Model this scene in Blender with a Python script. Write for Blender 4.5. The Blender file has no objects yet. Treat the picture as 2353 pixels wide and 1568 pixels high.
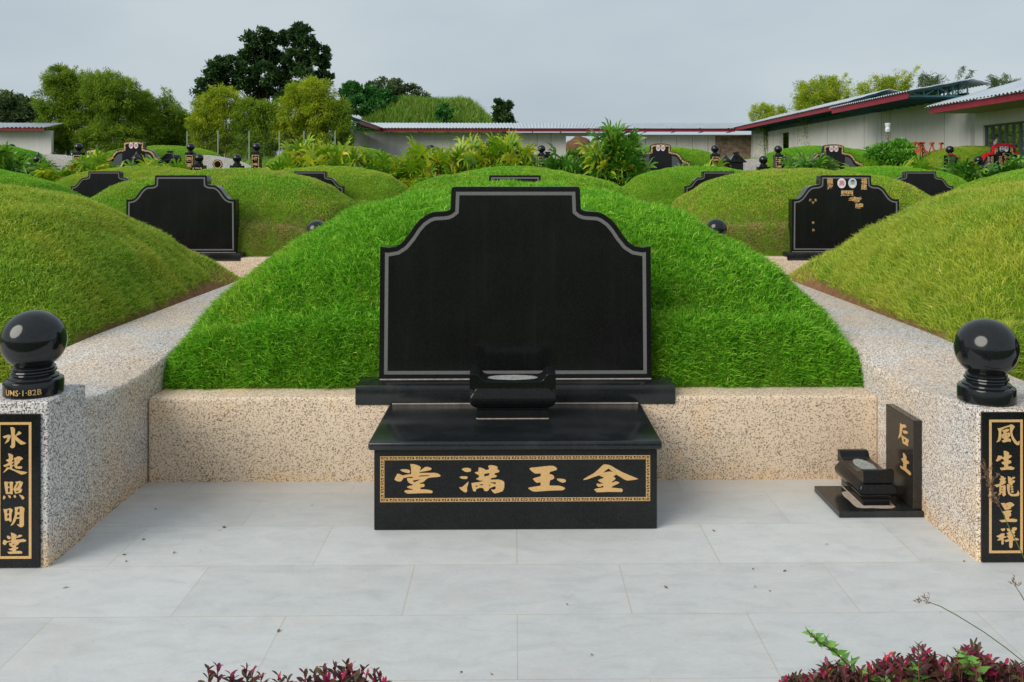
import bpy, bmesh, math, random
import numpy as np
from mathutils import Vector, Matrix, noise as mnoise
random.seed(7)
rng = np.random.default_rng(11)
scene = bpy.context.scene
COL = scene.collection

# ------------------------------------------------------------------ camera
PSI = math.radians(0.75)
FPX, CXP, CYP, HCAM = 2044.0, 1210.0, 407.0, 1.9
cam_d = bpy.data.cameras.new('camera')
cam = bpy.data.objects.new('camera', cam_d); COL.objects.link(cam)
cam_d.sensor_width = 36.0
cam_d.lens = FPX / 2353.0 * 36.0
cam_d.shift_x = -(CXP - 1176.5) / 2353.0
cam_d.shift_y = -(784.0 - CYP) / 2353.0
cam_d.clip_start = 0.05; cam_d.clip_end = 3000
cam.location = (0, 0, HCAM)
cam.rotation_euler = (math.radians(90), 0, -PSI)
scene.camera = cam

# ------------------------------------------------------------------ sky and sun
SUN_DIR = Vector((1.25, 1.05, -1.1)).normalized()       # the way the light travels
SUN_EL = math.asin(-SUN_DIR.z)
SUN_ROT = math.atan2(-SUN_DIR.x, -SUN_DIR.y)
world = bpy.data.worlds.new('World'); scene.world = world
world.use_nodes = True
wn = world.node_tree; wn.nodes.clear()
def wnode(t, **kw):
    n = wn.nodes.new(t)
    for k, v in kw.items(): setattr(n, k, v)
    return n
w_out = wnode('ShaderNodeOutputWorld'); w_bg = wnode('ShaderNodeBackground')
w_sky = wnode('ShaderNodeTexSky', sky_type='NISHITA', sun_disc=False, sun_elevation=SUN_EL, sun_rotation=SUN_ROT % (2*math.pi), air_density=1.0, dust_density=3.0)
w_tc = wnode('ShaderNodeTexCoord'); w_map = wnode('ShaderNodeMapping')
w_map.inputs['Scale'].default_value = (1.0, 1.0, 2.6)
w_noise = wnode('ShaderNodeTexNoise'); w_noise.inputs['Scale'].default_value = 2.1; w_noise.inputs['Detail'].default_value = 5; w_noise.inputs['Roughness'].default_value = .5
w_ramp = wnode('ShaderNodeValToRGB')
w_ramp.color_ramp.elements[0].position = .33; w_ramp.color_ramp.elements[0].color = (.395, .465, .52, 1)
w_ramp.color_ramp.elements[1].position = .68; w_ramp.color_ramp.elements[1].color = (.52, .575, .61, 1)
w_mul = wnode('ShaderNodeVectorMath', operation='SCALE'); w_mul.inputs['Scale'].default_value = 10.0
w_mix = wnode('ShaderNodeMix', data_type='RGBA'); w_mix.inputs['Factor'].default_value = .93
L = wn.links.new
L(w_tc.outputs['Generated'], w_map.inputs['Vector']); L(w_map.outputs[0], w_noise.inputs['Vector'])
L(w_noise.outputs['Fac'], w_ramp.inputs['Fac']); L(w_ramp.outputs['Color'], w_mul.inputs[0])
L(w_sky.outputs['Color'], w_mix.inputs['A']); L(w_mul.outputs[0], w_mix.inputs['B'])
L(w_mix.outputs['Result'], w_bg.inputs['Color']); w_bg.inputs['Strength'].default_value = .1
L(w_bg.outputs[0], w_out.inputs['Surface'])
sun_d = bpy.data.lights.new('sun', 'SUN'); sun_d.energy = 2.35; sun_d.angle = math.radians(42); sun_d.color = (1.0, .95, .86)
sun = bpy.data.objects.new('sun', sun_d); COL.objects.link(sun); sun.location = (-30, -20, 30)
sun.rotation_euler = SUN_DIR.to_track_quat('-Z', 'Y').to_euler()
scene.view_settings.view_transform = 'Standard'; scene.view_settings.look = 'None'
scene.view_settings.exposure = 0.22; scene.view_settings.gamma = 1.0
scene.cycles.max_bounces = 6; scene.cycles.diffuse_bounces = 3; scene.cycles.transparent_max_bounces = 4

# ------------------------------------------------------------------ measuring: photo pixel (2353 wide) -> point of a plane
def ray(px, py):
    a = (px - CXP) / FPX
    return Vector((a*math.cos(PSI) + math.sin(PSI), math.cos(PSI) - a*math.sin(PSI), -(py - CYP)/FPX))
def onY(px, py, y):
    r = ray(px, py); t = y / r.y
    return Vector((r.x*t, y, HCAM + r.z*t))
def onX(px, py, x):
    r = ray(px, py); t = x / r.x
    return Vector((x, r.y*t, HCAM + r.z*t))
def onZ(px, py, z):
    r = ray(px, py); t = (z - HCAM) / r.z
    return Vector((r.x*t, r.y*t, z))

# ------------------------------------------------------------------ object helpers
def tag(o, label=None, cat=None, group=None, kind=None):
    if label: o['label'] = label
    if cat: o['category'] = cat
    if group: o['group'] = group
    if kind: o['kind'] = kind
    return o
def thing(name, label, cat, loc=(0, 0, 0), rz=0.0, group=None, sc=1.0):
    o = bpy.data.objects.new(name, None); COL.objects.link(o)
    o.location = loc; o.rotation_euler = (0, 0, rz); o.scale = (sc, sc, sc); o.empty_display_size = .1
    return tag(o, label, cat, group)
def link(name, me, parent=None):
    o = bpy.data.objects.new(name, me); COL.objects.link(o)
    if parent is not None: o.parent = parent
    return o
def bmobj(name, bm, mat, parent=None, smooth=False, bevel=0, seg=2, angle=.6):
    if bevel:
        bm.normal_update()
        es = [e for e in bm.edges if len(e.link_faces) == 2 and e.calc_face_angle(0) > angle]
        bmesh.ops.bevel(bm, geom=es, offset=bevel, segments=seg, affect='EDGES', profile=.5, clamp_overlap=True)
    bmesh.ops.recalc_face_normals(bm, faces=bm.faces)
    me = bpy.data.meshes.new(name); bm.to_mesh(me); bm.free()
    for m in (mat if isinstance(mat, (list, tuple)) else [mat]): me.materials.append(m)
    if smooth:
        me.polygons.foreach_set('use_smooth', [True]*len(me.polygons))
        try: me.set_sharp_from_angle(angle=math.radians(35))
        except Exception: pass
    return link(name, me, parent)
def copy_tree(o, parent=None):
    c = o.copy(); COL.objects.link(c)
    if parent is not None: c.parent = parent
    for ch in list(o.children): copy_tree(ch, c)
    return c
def add_box(bm, x0, x1, y0, y1, z0, z1):
    v = [bm.verts.new(p) for p in ((x0,y0,z0),(x1,y0,z0),(x1,y1,z0),(x0,y1,z0),(x0,y0,z1),(x1,y0,z1),(x1,y1,z1),(x0,y1,z1))]
    for f in ((0,3,2,1),(4,5,6,7),(0,1,5,4),(1,2,6,5),(2,3,7,6),(3,0,4,7)): bm.faces.new([v[i] for i in f])
def box_bm(*a):
    bm = bmesh.new(); add_box(bm, *a); return bm
def add_bar(bm, a, b, w, h=None):
    a = Vector(a); b = Vector(b); d = (b - a); 
    if d.length < 1e-6: return
    h = h or w; d.normalize()
    s = d.cross(Vector((0,0,1)))
    if s.length < 1e-4: s = Vector((1,0,0))
    s.normalize(); u = s.cross(d)
    q = [(-w/2,-h/2),(w/2,-h/2),(w/2,h/2),(-w/2,h/2)]
    v0 = [bm.verts.new(a + s*i + u*j) for i, j in q]; v1 = [bm.verts.new(b + s*i + u*j) for i, j in q]
    for i in range(4):
        j = (i+1) % 4; bm.faces.new((v0[i], v0[j], v1[j], v1[i]))
    bm.faces.new(v0[::-1]); bm.faces.new(v1)
def add_tube(bm, pts, rads, n=6):
    pts = [Vector(p) for p in pts]
    if not isinstance(rads, (list, tuple)): rads = [rads]*len(pts)
    rings = []
    for i, p in enumerate(pts):
        d = (pts[min(i+1, len(pts)-1)] - pts[max(i-1, 0)]).normalized()
        s = d.cross(Vector((.13,.97,.2))).normalized(); u = d.cross(s)
        rings.append([bm.verts.new(p + (s*math.cos(2*math.pi*k/n) + u*math.sin(2*math.pi*k/n))*rads[i]) for k in range(n)])
    for a, b in zip(rings, rings[1:]):
        for k in range(n): bm.faces.new((a[k], a[(k+1)%n], b[(k+1)%n], b[k]))
    bm.faces.new(rings[0][::-1]); bm.faces.new(rings[-1])
def lathe_bm(prof, n=40, bm=None, c=(0,0,0)):
    bm = bm or bmesh.new(); rings = []
    for r, z in prof:
        if r < 1e-5: rings.append([bm.verts.new((c[0], c[1], c[2]+z))])
        else: rings.append([bm.verts.new((c[0]+r*math.cos(2*math.pi*k/n), c[1]+r*math.sin(2*math.pi*k/n), c[2]+z)) for k in range(n)])
    for a, b in zip(rings, rings[1:]):
        if len(a) == 1 and len(b) == 1: continue
        for k in range(n):
            k2 = (k+1) % n
            if len(a) == 1: bm.faces.new((a[0], b[k2], b[k]))
            elif len(b) == 1: bm.faces.new((a[k], a[k2], b[0]))
            else: bm.faces.new((a[k], a[k2], b[k2], b[k]))
    return bm
def prism_bm(outline, y0, y1, bm=None):
    """outline in (x, z), thickness along y"""
    bm = bm or bmesh.new()
    a = [bm.verts.new((x, y0, z)) for x, z in outline]; b = [bm.verts.new((x, y1, z)) for x, z in outline]
    bm.faces.new(a); bm.faces.new(b[::-1]); n = len(a)
    for i in range(n):
        j = (i+1) % n; bm.faces.new((a[j], a[i], b[i], b[j]))
    return bm
def npmesh(name, verts, faces, mat, attrs=None, smooth=False):
    """verts (N,3), faces (M,k) of one size"""
    me = bpy.data.meshes.new(name)
    verts = np.ascontiguousarray(verts, dtype=np.float32); faces = np.ascontiguousarray(faces, dtype=np.int32)
    k = faces.shape[1]
    me.vertices.add(len(verts)); me.vertices.foreach_set('co', verts.ravel())
    me.loops.add(faces.size); me.loops.foreach_set('vertex_index', faces.ravel())
    me.polygons.add(len(faces)); me.polygons.foreach_set('loop_start', np.arange(0, faces.size, k, dtype=np.int32))
    if smooth: me.polygons.foreach_set('use_smooth', np.ones(len(faces), dtype=bool))
    for an, av in (attrs or {}).items():
        at = me.attributes.new(an, 'FLOAT', 'POINT'); at.data.foreach_set('value', np.ascontiguousarray(av, dtype=np.float32))
    me.update(calc_edges=True); me.materials.append(mat)
    return me
def offset_poly(pts, d):
    """inset of a closed CCW-or-CW outline by d (towards the inside)"""
    n = len(pts); area = sum(pts[i][0]*pts[(i+1)%n][1]-pts[(i+1)%n][0]*pts[i][1] for i in range(n))
    sgn = 1 if area > 0 else -1; out = []
    for i in range(n):
        p0, p1, p2 = (Vector((*pts[(i+k) % n], 0)) for k in (-1, 0, 1))
        e1 = (p1-p0).normalized(); e2 = (p2-p1).normalized()
        n1 = Vector((-e1.y, e1.x, 0))*sgn; n2 = Vector((-e2.y, e2.x, 0))*sgn
        m = (n1+n2); m = m.normalized(); c = max(.35, m.dot(n1))
        q = p1 + m*(d/c); out.append((q.x, q.y))
    return out
def band_bm(outline, d0, d1, y, th=.002, bm=None):
    """flat band between two insets of an (x,z) outline, facing -y, slightly proud"""
    bm = bm or bmesh.new(); A = offset_poly(outline, d0); B = offset_poly(outline, d1); n = len(A)
    a = [bm.verts.new((x, y-th, z)) for x, z in A]; b = [bm.verts.new((x, y-th, z)) for x, z in B]
    for i in range(n):
        j = (i+1) % n; bm.faces.new((a[i], a[j], b[j], b[i]))
    return bm
def glyph_mesh(name, polys, mapf, depth_vec, mat):
    """filled outlines (with holes, even-odd) traced in some 2D frame, mapped into the world by mapf"""
    cu = bpy.data.curves.new('tmp', 'CURVE'); cu.dimensions = '2D'; cu.fill_mode = 'BOTH'
    for poly in polys:
        sp = cu.splines.new('POLY'); sp.points.add(len(poly)-1)
        for p, q in zip(sp.points, poly): p.co = (q[0]*.001, -q[1]*.001, 0, 1)
        sp.use_cyclic_u = True
    o = bpy.data.objects.new('tmp', cu); COL.objects.link(o)
    dg = bpy.context.evaluated_depsgraph_get(); dg.update()
    me = bpy.data.meshes.new_from_object(o.evaluated_get(dg))
    bpy.data.objects.remove(o); bpy.data.curves.remove(cu)
    for v in me.vertices: v.co = mapf(v.co.x*1000, -v.co.y*1000)
    bm = bmesh.new(); bm.from_mesh(me); bpy.data.meshes.remove(me)
    bmesh.ops.remove_doubles(bm, verts=bm.verts, dist=1e-6)
    r = bmesh.ops.extrude_face_region(bm, geom=bm.faces[:])
    for v in [g for g in r['geom'] if isinstance(g, bmesh.types.BMVert)]: v.co += Vector(depth_vec)
    return bm
def text_bm(body, size, bold=.0, sx=1.0, th=.0):
    """text as a mesh in the x-z plane, centred on the origin, facing -y"""
    cu = bpy.data.curves.new('tmp', 'FONT'); cu.body = body; cu.size = size; cu.align_x = 'CENTER'; cu.align_y = 'CENTER'
    cu.offset = bold*size; cu.resolution_u = 2
    o = bpy.data.objects.new('tmp', cu); COL.objects.link(o)
    dg = bpy.context.evaluated_depsgraph_get(); dg.update()
    me = bpy.data.meshes.new_from_object(o.evaluated_get(dg))
    bpy.data.objects.remove(o); bpy.data.curves.remove(cu)
    xs = [v.co.x for v in me.vertices] or [0]; ys = [v.co.y for v in me.vertices] or [0]
    cx, cy = (min(xs)+max(xs))/2, (min(ys)+max(ys))/2
    for v in me.vertices: v.co = ((v.co.x-cx)*sx, 0, v.co.y-cy)
    bm = bmesh.new(); bm.from_mesh(me); bpy.data.meshes.remove(me)
    return bm
def text_obj(name, body, size, loc, mat, parent, bold=.03, sx=1.0):
    bm = text_bm(body, size, bold, sx)
    bmesh.ops.translate(bm, verts=bm.verts, vec=Vector(loc))
    o = bmobj(name, bm, mat, parent); return o

# ------------------------------------------------------------------ materials
def newmat(name):
    m = bpy.data.materials.new(name); m.use_nodes = True; t = m.node_tree
    b = t.nodes['Principled BSDF']; return m, t, b
def N(t, typ, ins=None, **kw):
    n = t.nodes.new(typ)
    for k, v in kw.items(): setattr(n, k, v)
    for k, v in (ins or {}).items():
        if isinstance(v, bpy.types.NodeSocket): t.links.new(v, n.inputs[k])
        else: n.inputs[k].default_value = v
    return n
def coord(t, scale=(1,1,1), loc=(0,0,0), kind='Object'):
    tc = N(t, 'ShaderNodeTexCoord')
    return N(t, 'ShaderNodeMapping', {'Vector': tc.outputs[kind], 'Scale': scale, 'Location': loc}).outputs[0]
def ramp(t, fac, stops, interp='LINEAR'):
    r = N(t, 'ShaderNodeValToRGB', {'Fac': fac}); cr = r.color_ramp; cr.interpolation = interp
    while len(cr.elements) < len(stops): cr.elements.new(.5)
    for e, (p, c) in zip(cr.elements, stops): e.position = p; e.color = (*c, 1) if len(c) == 3 else c
    return r.outputs['Color']
def mixc(t, fac, a, b, mode='MIX'):
    n = N(t, 'ShaderNodeMix', data_type='RGBA', blend_type=mode)
    for i, v in (('Factor', fac), ('A', a), ('B', b)):
        s = [x for x in n.inputs if x.name == i and (x.type == 'RGBA' or i == 'Factor' and x.type == 'VALUE')][0]
        if isinstance(v, bpy.types.NodeSocket): t.links.new(v, s)
        else: s.default_value = (*v, 1) if isinstance(v, (tuple, list)) and len(v) == 3 else v
    return [x for x in n.outputs if x.type == 'RGBA'][0]
def math_(t, op, a, b=0.0, clamp=False):
    n = N(t, 'ShaderNodeMath', operation=op, use_clamp=clamp)
    for i, v in enumerate((a, b)):
        if isinstance(v, bpy.types.NodeSocket): t.links.new(v, n.inputs[i])
        else: n.inputs[i].default_value = v
    return n.outputs[0]
def noise(t, vec, scale, detail=4, rough=.55, dist=0.0):
    return N(t, 'ShaderNodeTexNoise', {'Vector': vec, 'Scale': scale, 'Detail': detail, 'Roughness': rough, 'Distortion': dist}).outputs['Fac']
def bump(t, b, h, strength=.3, dist=.01):
    n = N(t, 'ShaderNodeBump', {'Height': h, 'Strength': strength, 'Distance': dist}); t.links.new(n.outputs[0], b.inputs['Normal'])
def simple(name, col, rough=.6, spec=.4, metal=0.0, var=0.0, vscale=6.0):
    m, t, b = newmat(name)
    b.inputs['Roughness'].default_value = rough; b.inputs['Specular IOR Level'].default_value = spec; b.inputs['Metallic'].default_value = metal
    if var:
        f = noise(t, coord(t), vscale, 5, .6)
        c = ramp(t, f, [(.3, tuple(x*(1-var) for x in col)), (.7, tuple(min(1, x*(1+var)) for x in col))])
        t.links.new(c, b.inputs['Base Color'])
    else: b.inputs['Base Color'].default_value = (*col, 1)
    return m
def m_granite(name, base, rough, spec=.45, speck=.03, dusty=.0):
    m, t, b = newmat(name); v = coord(t)
    vor = N(t, 'ShaderNodeTexVoronoi', {'Vector': v, 'Scale': 420.0})
    sep = N(t, 'ShaderNodeSeparateColor', {'Color': vor.outputs['Color']})
    c = ramp(t, sep.outputs[0], [(.0, base), (.8, tuple(x*1.5 for x in base)), (.97, tuple(x+speck for x in base))])
    stk = noise(t, N(t, 'ShaderNodeMapping', {'Vector': v, 'Scale': (9, 9, .5)}).outputs[0], 1.5, 6, .65)
    c = mixc(t, ramp(t, stk, [(.5, (0,0,0)), (.75, (.006,.006,.006))]), c, (.5,.5,.48))
    n = noise(t, v, 3.0, 6, .65)
    if dusty:
        d = ramp(t, n, [(.45, (0,0,0)), (.8, (dusty,)*3)])
        c = mixc(t, d, c, (.30, .30, .28))
    t.links.new(c, b.inputs['Base Color'])
    rr = N(t, 'ShaderNodeMapRange', {'Value': n, 'To Min': rough*.7, 'To Max': rough*1.5}); t.links.new(rr.outputs[0], b.inputs['Roughness'])
    b.inputs['Specular IOR Level'].default_value = spec
    return m
M = {}
M['black'] = m_granite('polished_black_granite', (.0050,.0052,.0056), .09, .24, .014, .012)
M['black_top'] = m_granite('black_granite_dusty', (.006,.0075,.0085), .16, .5, .02, .08)
M['black_front'] = m_granite('black_granite_front', (.0045,.005,.0055), .22, .3, .02, .03)
M['black_hs'] = m_granite('headstone_black_granite', (.0050,.0052,.0056), .12, .28, .014, .012)
M['joint_pale'] = simple('pale_mortar', (.46,.39,.35), .95, .1, 0, .3, 30)
M['ball'] = m_granite('polished_black_ball', (.006,.007,.0085), .11, .5, .012)
M['brown_granite'] = m_granite('brown_black_granite', (.017,.014,.012), .14, .4, .04)
M['line'] = simple('etched_grey_line', (.15,.15,.15), .7, .2, 0, .25, 180)
def m_gold():
    m, t, b = newmat('gold_paint'); v = coord(t); n = noise(t, v, 90, 4, .6)
    t.links.new(ramp(t, n, [(.3, (.56,.33,.125)), (.7, (.70,.45,.19))]), b.inputs['Base Color'])
    b.inputs['Roughness'].default_value = .42; b.inputs['Specular IOR Level'].default_value = .5
    bump(t, b, n, .4, .004); return m
M['gold'] = m_gold()
def m_goldtrim():
    m, t, b = newmat('gold_ornament_band'); v = coord(t)
    vor = N(t, 'ShaderNodeTexVoronoi', {'Vector': v, 'Scale': 16.0}, feature='DISTANCE_TO_EDGE')
    n = noise(t, v, 14, 3, .6, 1.5)
    f = math_(t, 'ADD', math_(t, 'MULTIPLY', vor.outputs['Distance'], .8), n)
    t.links.new(ramp(t, f, [(.56, (.62,.40,.18)), (.60, (.62,.40,.18)), (.66, (.03,.015,.008))]), b.inputs['Base Color'])
    b.inputs['Roughness'].default_value = .5; return m
M['goldtrim'] = m_goldtrim()
def m_terrazzo():
    m, t, b = newmat('granite_chip_render'); v0 = coord(t)
    oi = N(t, 'ShaderNodeObjectInfo'); oc = N(t, 'ShaderNodeSeparateColor', {'Color': oi.outputs['Color']})
    nz = N(t, 'ShaderNodeTexNoise', {'Vector': v0, 'Scale': 70.0, 'Detail': 2.0})
    off = N(t, 'ShaderNodeVectorMath', {0: nz.outputs['Color'], 1: (.006,.006,.006)}, operation='MULTIPLY')
    v = N(t, 'ShaderNodeVectorMath', {0: v0, 1: off.outputs[0]}, operation='ADD').outputs[0]
    vor = N(t, 'ShaderNodeTexVoronoi', {'Vector': v, 'Scale': 195.0})
    sp = N(t, 'ShaderNodeSeparateColor', {'Color': vor.outputs['Color']})
    big = noise(t, v0, 2.2, 5, .6)
    thr = N(t, 'ShaderNodeMapRange', {'Value': big, 'From Min': .3, 'From Max': .7, 'To Min': -.07, 'To Max': .07})
    fac = math_(t, 'ADD', sp.outputs[0], thr.outputs[0])
    light = ramp(t, sp.outputs[1], [(0, (.56,.55,.54)), (1, (.80,.79,.78))])
    dark = ramp(t, sp.outputs[2], [(0, (.06,.06,.07)), (.82, (.20,.19,.195)), (.9, (.24,.08,.085))])
    fac = math_(t, 'SUBTRACT', fac, math_(t, 'MULTIPLY', oc.outputs[1], .12)); isd = ramp(t, fac, [(.63, (0,0,0)), (.70, (1,1,1))])
    # soil splashed up the foot of the wall and washed over it
    sx = N(t, 'ShaderNodeSeparateXYZ', {'Vector': v0})
    low = N(t, 'ShaderNodeMapRange', {'Value': sx.outputs['Z'], 'From Min': .02, 'From Max': .26, 'To Min': 1.0, 'To Max': 0.0})
    n2 = noise(t, v0, 5.0, 6, .65)
    st = math_(t, 'MULTIPLY', low.outputs[0], math_(t, 'MULTIPLY', n2, 1.7))
    st = math_(t, 'MAXIMUM', st, math_(t, 'MULTIPLY', oc.outputs[0], N(t, 'ShaderNodeMapRange', {'Value': noise(t, v0, 1.6, 5, .6), 'From Min': .3, 'From Max': .62}).outputs[0]), True)
    st = math_(t, 'MAXIMUM', st, math_(t, 'MULTIPLY', oc.outputs[1], .72)); st = math_(t, 'MINIMUM', st, .95)
    lightc = mixc(t, st, light, (.80,.585,.365)); darkc = mixc(t, math_(t, 'MULTIPLY', st, .8), dark, (.28,.18,.10))
    t.links.new(mixc(t, isd, lightc, darkc), b.inputs['Base Color'])
    b.inputs['Roughness'].default_value = .75; b.inputs['Specular IOR Level'].default_value = .25
    bump(t, b, sp.outputs[1], .25, .003); return m
M['terrazzo'] = m_terrazzo()
def m_tiles():
    m, t, b = newmat('grey_floor_tiles'); v0 = coord(t)
    v = N(t, 'ShaderNodeMapping', {'Vector': v0, 'Location': (.49, -3.362, 0)}).outputs[0]
    br = N(t, 'ShaderNodeTexBrick', {'Vector': v, 'Scale': 1.0, 'Brick Width': 1.0, 'Row Height': .5, 'Mortar Size': .0021, 'Mortar Smooth': .2, 'Bias': 0.0,
        'Color1': (.0,.0,.0,1), 'Color2': (1,1,1,1), 'Mortar': (.5,.5,.5,1)}, offset=.5, offset_frequency=2)
    n1 = noise(t, N(t, 'ShaderNodeMapping', {'Vector': v0, 'Scale': (1, 2.2, 1)}).outputs[0], 5, 8, .7, .6)
    n2 = noise(t, N(t, 'ShaderNodeMapping', {'Vector': v0, 'Scale': (8, 40, 1)}).outputs[0], 6, 4, .7)
    base = ramp(t, n1, [(.30, (.48,.49,.49)), (.5, (.585,.595,.595)), (.70, (.66,.665,.66))])
    base = mixc(t, .30, base, ramp(t, n2, [(.3, (.38,.40,.415)), (.7, (.68,.70,.70))]))
    tile = mixc(t, .06, base, br.outputs['Color'])
    n3 = noise(t, v0, 2.3, 6, .7); d = ramp(t, n3, [(.52, (0,0,0)), (.78, (.32,.32,.32))])
    tile = mixc(t, d, tile, (.56,.50,.43))
    # brown dust along the wall foot
    sx = N(t, 'ShaderNodeSeparateXYZ', {'Vector': v0})
    wall = N(t, 'ShaderNodeMapRange', {'Value': sx.outputs['Y'], 'From Min': 4.9, 'From Max': 5.56, 'To Min': 0.0, 'To Max': .9})
    tile = mixc(t, math_(t, 'MULTIPLY', wall.outputs[0], n3), tile, (.50,.42,.33))
    mort = ramp(t, n3, [(.35, (.52,.48,.42)), (.7, (.44,.35,.24))])
    t.links.new(mixc(t, br.outputs['Fac'], tile, mort), b.inputs['Base Color'])
    b.inputs['Roughness'].default_value = .55; b.inputs['Specular IOR Level'].default_value = .3
    h = math_(t, 'SUBTRACT', math_(t, 'MULTIPLY', n2, .3), br.outputs['Fac']); bump(t, b, h, .25, .003); return m
M['tiles'] = m_tiles()
M['soil'] = simple('brown_soil', (.16,.085,.045), .95, .1, 0, .5, 14)
M['sand'] = simple('pale_sand', (.44,.36,.29), .95, .1, 0, .25, 90)
M['ash'] = simple('grey_ash', (.30,.31,.30), .95, .1, 0, .5, 60)
def leafmat(name, stops, rough=.5, trans=.3, attr='rnd', spec=.3):
    m, t, b = newmat(name)
    a = N(t, 'ShaderNodeAttribute', attribute_name=attr)
    c = ramp(t, a.outputs['Fac'], stops)
    t.links.new(c, b.inputs['Base Color']); b.inputs['Roughness'].default_value = rough; b.inputs['Specular IOR Level'].default_value = spec
    tr = N(t, 'ShaderNodeBsdfTranslucent', {'Color': c}); mx = N(t, 'ShaderNodeMixShader', {'Fac': trans})
    t.links.new(b.outputs[0], mx.inputs[1]); t.links.new(tr.outputs[0], mx.inputs[2])
    t.links.new(mx.outputs[0], t.nodes['Material Output'].inputs['Surface']); return m
def m_grass():
    m, t, b = newmat('lawn_grass'); v = coord(t)
    oi = N(t, 'ShaderNodeObjectInfo'); oc = N(t, 'ShaderNodeSeparateColor', {'Color': oi.outputs['Color']})
    a = N(t, 'ShaderNodeAttribute', attribute_name='rnd').outputs['Fac']; tip = N(t, 'ShaderNodeAttribute', attribute_name='tip').outputs['Fac']
    seed = N(t, 'ShaderNodeVectorMath', {0: v, 1: oi.outputs['Location']}, operation='ADD').outputs[0]
    n1 = noise(t, seed, .9, 4, .6); n2 = noise(t, seed, 4.5, 4, .65)
    g = ramp(t, a, [(0, (.02,.14,.003)), (.3, (.09,.38,.008)), (.65, (.24,.62,.024)), (.9, (.46,.80,.08)), (1, (.66,.80,.24))])
    y = ramp(t, a, [(0, (.22,.35,.014)), (.35, (.40,.54,.028)), (.7, (.60,.68,.055)), (1, (.80,.76,.18))])
    d = ramp(t, a, [(0, (.28,.20,.075)), (1, (.62,.47,.22))])
    fy = N(t, 'ShaderNodeMapRange', {'Value': math_(t, 'ADD', math_(t, 'ADD', n1, math_(t, 'MULTIPLY', n2, .4)), oc.outputs[1]), 'From Min': .95, 'From Max': 1.35}).outputs[0]
    c = mixc(t, fy, g, y)
    c = mixc(t, math_(t, 'MULTIPLY', math_(t, 'POWER', tip, 2.0), math_(t, 'MULTIPLY', oc.outputs[1], .9), True), c, (.42,.38,.13))
    sx = N(t, 'ShaderNodeSeparateXYZ', {'Vector': v})
    low = N(t, 'ShaderNodeMapRange', {'Value': sx.outputs['Z'], 'From Min': .55, 'From Max': 1.15, 'To Min': 1.0, 'To Max': 0.0}).outputs[0]
    fd = math_(t, 'ADD', math_(t, 'ADD', n2, math_(t, 'MULTIPLY', n1, .6)), math_(t, 'MULTIPLY', low, oc.outputs[2]))
    fd = N(t, 'ShaderNodeMapRange', {'Value': math_(t, 'ADD', fd, oc.outputs[0]), 'From Min': 1.05, 'From Max': 1.3}).outputs[0]
    c = mixc(t, math_(t, 'MULTIPLY', fd, .85), c, d)
    t.links.new(c, b.inputs['Base Color']); b.inputs['Roughness'].default_value = .55; b.inputs['Specular IOR Level'].default_value = .18
    tr = N(t, 'ShaderNodeBsdfTranslucent', {'Color': c}); mx = N(t, 'ShaderNodeMixShader', {'Fac': .33})
    t.links.new(b.outputs[0], mx.inputs[1]); t.links.new(tr.outputs[0], mx.inputs[2])
    t.links.new(mx.outputs[0], t.nodes['Material Output'].inputs['Surface']); return m
M['grass'] = m_grass()
def m_turf():
    m, t, b = newmat('turf_base'); v = coord(t); n = noise(t, v, 12, 5, .7)
    sx = N(t, 'ShaderNodeSeparateXYZ', {'Vector': v}); lo = N(t, 'ShaderNodeMapRange', {'Value': sx.outputs['Z'], 'From Min': .72, 'From Max': .84, 'To Min': 1.0, 'To Max': 0.0})
    sy = N(t, 'ShaderNodeMapRange', {'Value': sx.outputs['Y'], 'From Min': 6.15, 'From Max': 6.4}); lo = N(t, 'ShaderNodeMath', {0: lo.outputs[0], 1: sy.outputs[0]}, operation='MULTIPLY')
    c = ramp(t, n, [(.35, (.06,.12,.008)), (.6, (.10,.19,.014)), (.8, (.16,.15,.04))])
    t.links.new(mixc(t, lo.outputs[0], c, ramp(t, n, [(.3, (.16,.075,.035)), (.7, (.34,.19,.10))])), b.inputs['Base Color'])
    b.inputs['Roughness'].default_value = .95; b.inputs['Specular IOR Level'].default_value = .05; return m
M['turf'] = m_turf()
def m_ground():
    m, t, b = newmat('rough_grass_ground'); v = coord(t); n = noise(t, v, .6, 8, .7); n2 = noise(t, v, 9, 5, .7)
    c = ramp(t, n, [(.3, (.035,.075,.012)), (.55, (.07,.12,.02)), (.72, (.13,.13,.04)), (.85, (.16,.10,.05))])
    c = mixc(t, .4, c, ramp(t, n2, [(.3, (.02,.035,.008)), (.7, (.12,.16,.03))]))
    t.links.new(c, b.inputs['Base Color']); b.inputs['Roughness'].default_value = .95; b.inputs['Specular IOR Level'].default_value = .05
    bump(t, b, n2, .6, .05); return m
M['ground'] = m_ground()
def m_concrete():
    m, t, b = newmat('weathered_concrete'); v = coord(t)
    n = noise(t, v, .5, 7, .65); st = noise(t, N(t, 'ShaderNodeMapping', {'Vector': v, 'Scale': (1.6,1.6,.12)}).outputs[0], 2.2, 6, .7)
    c = ramp(t, n, [(.3, (.66,.63,.59)), (.7, (.78,.76,.735))])
    c = mixc(t, .4, c, ramp(t, st, [(.25, (.42,.39,.35)), (.5, (.70,.67,.64)), (.8, (.78,.76,.74))]))
    t.links.new(c, b.inputs['Base Color']); b.inputs['Roughness'].default_value = .9; b.inputs['Specular IOR Level'].default_value = .15
    bump(t, b, noise(t, v, 30, 3), .15, .01); return m
M['concrete'] = m_concrete()
M['joint'] = simple('dark_wall_joint', (.16,.14,.12), .9, .1)
M['brownstain'] = simple('brown_bare_patch', (.23,.175,.125), .95, .1, 0, .55, 3)
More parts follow.
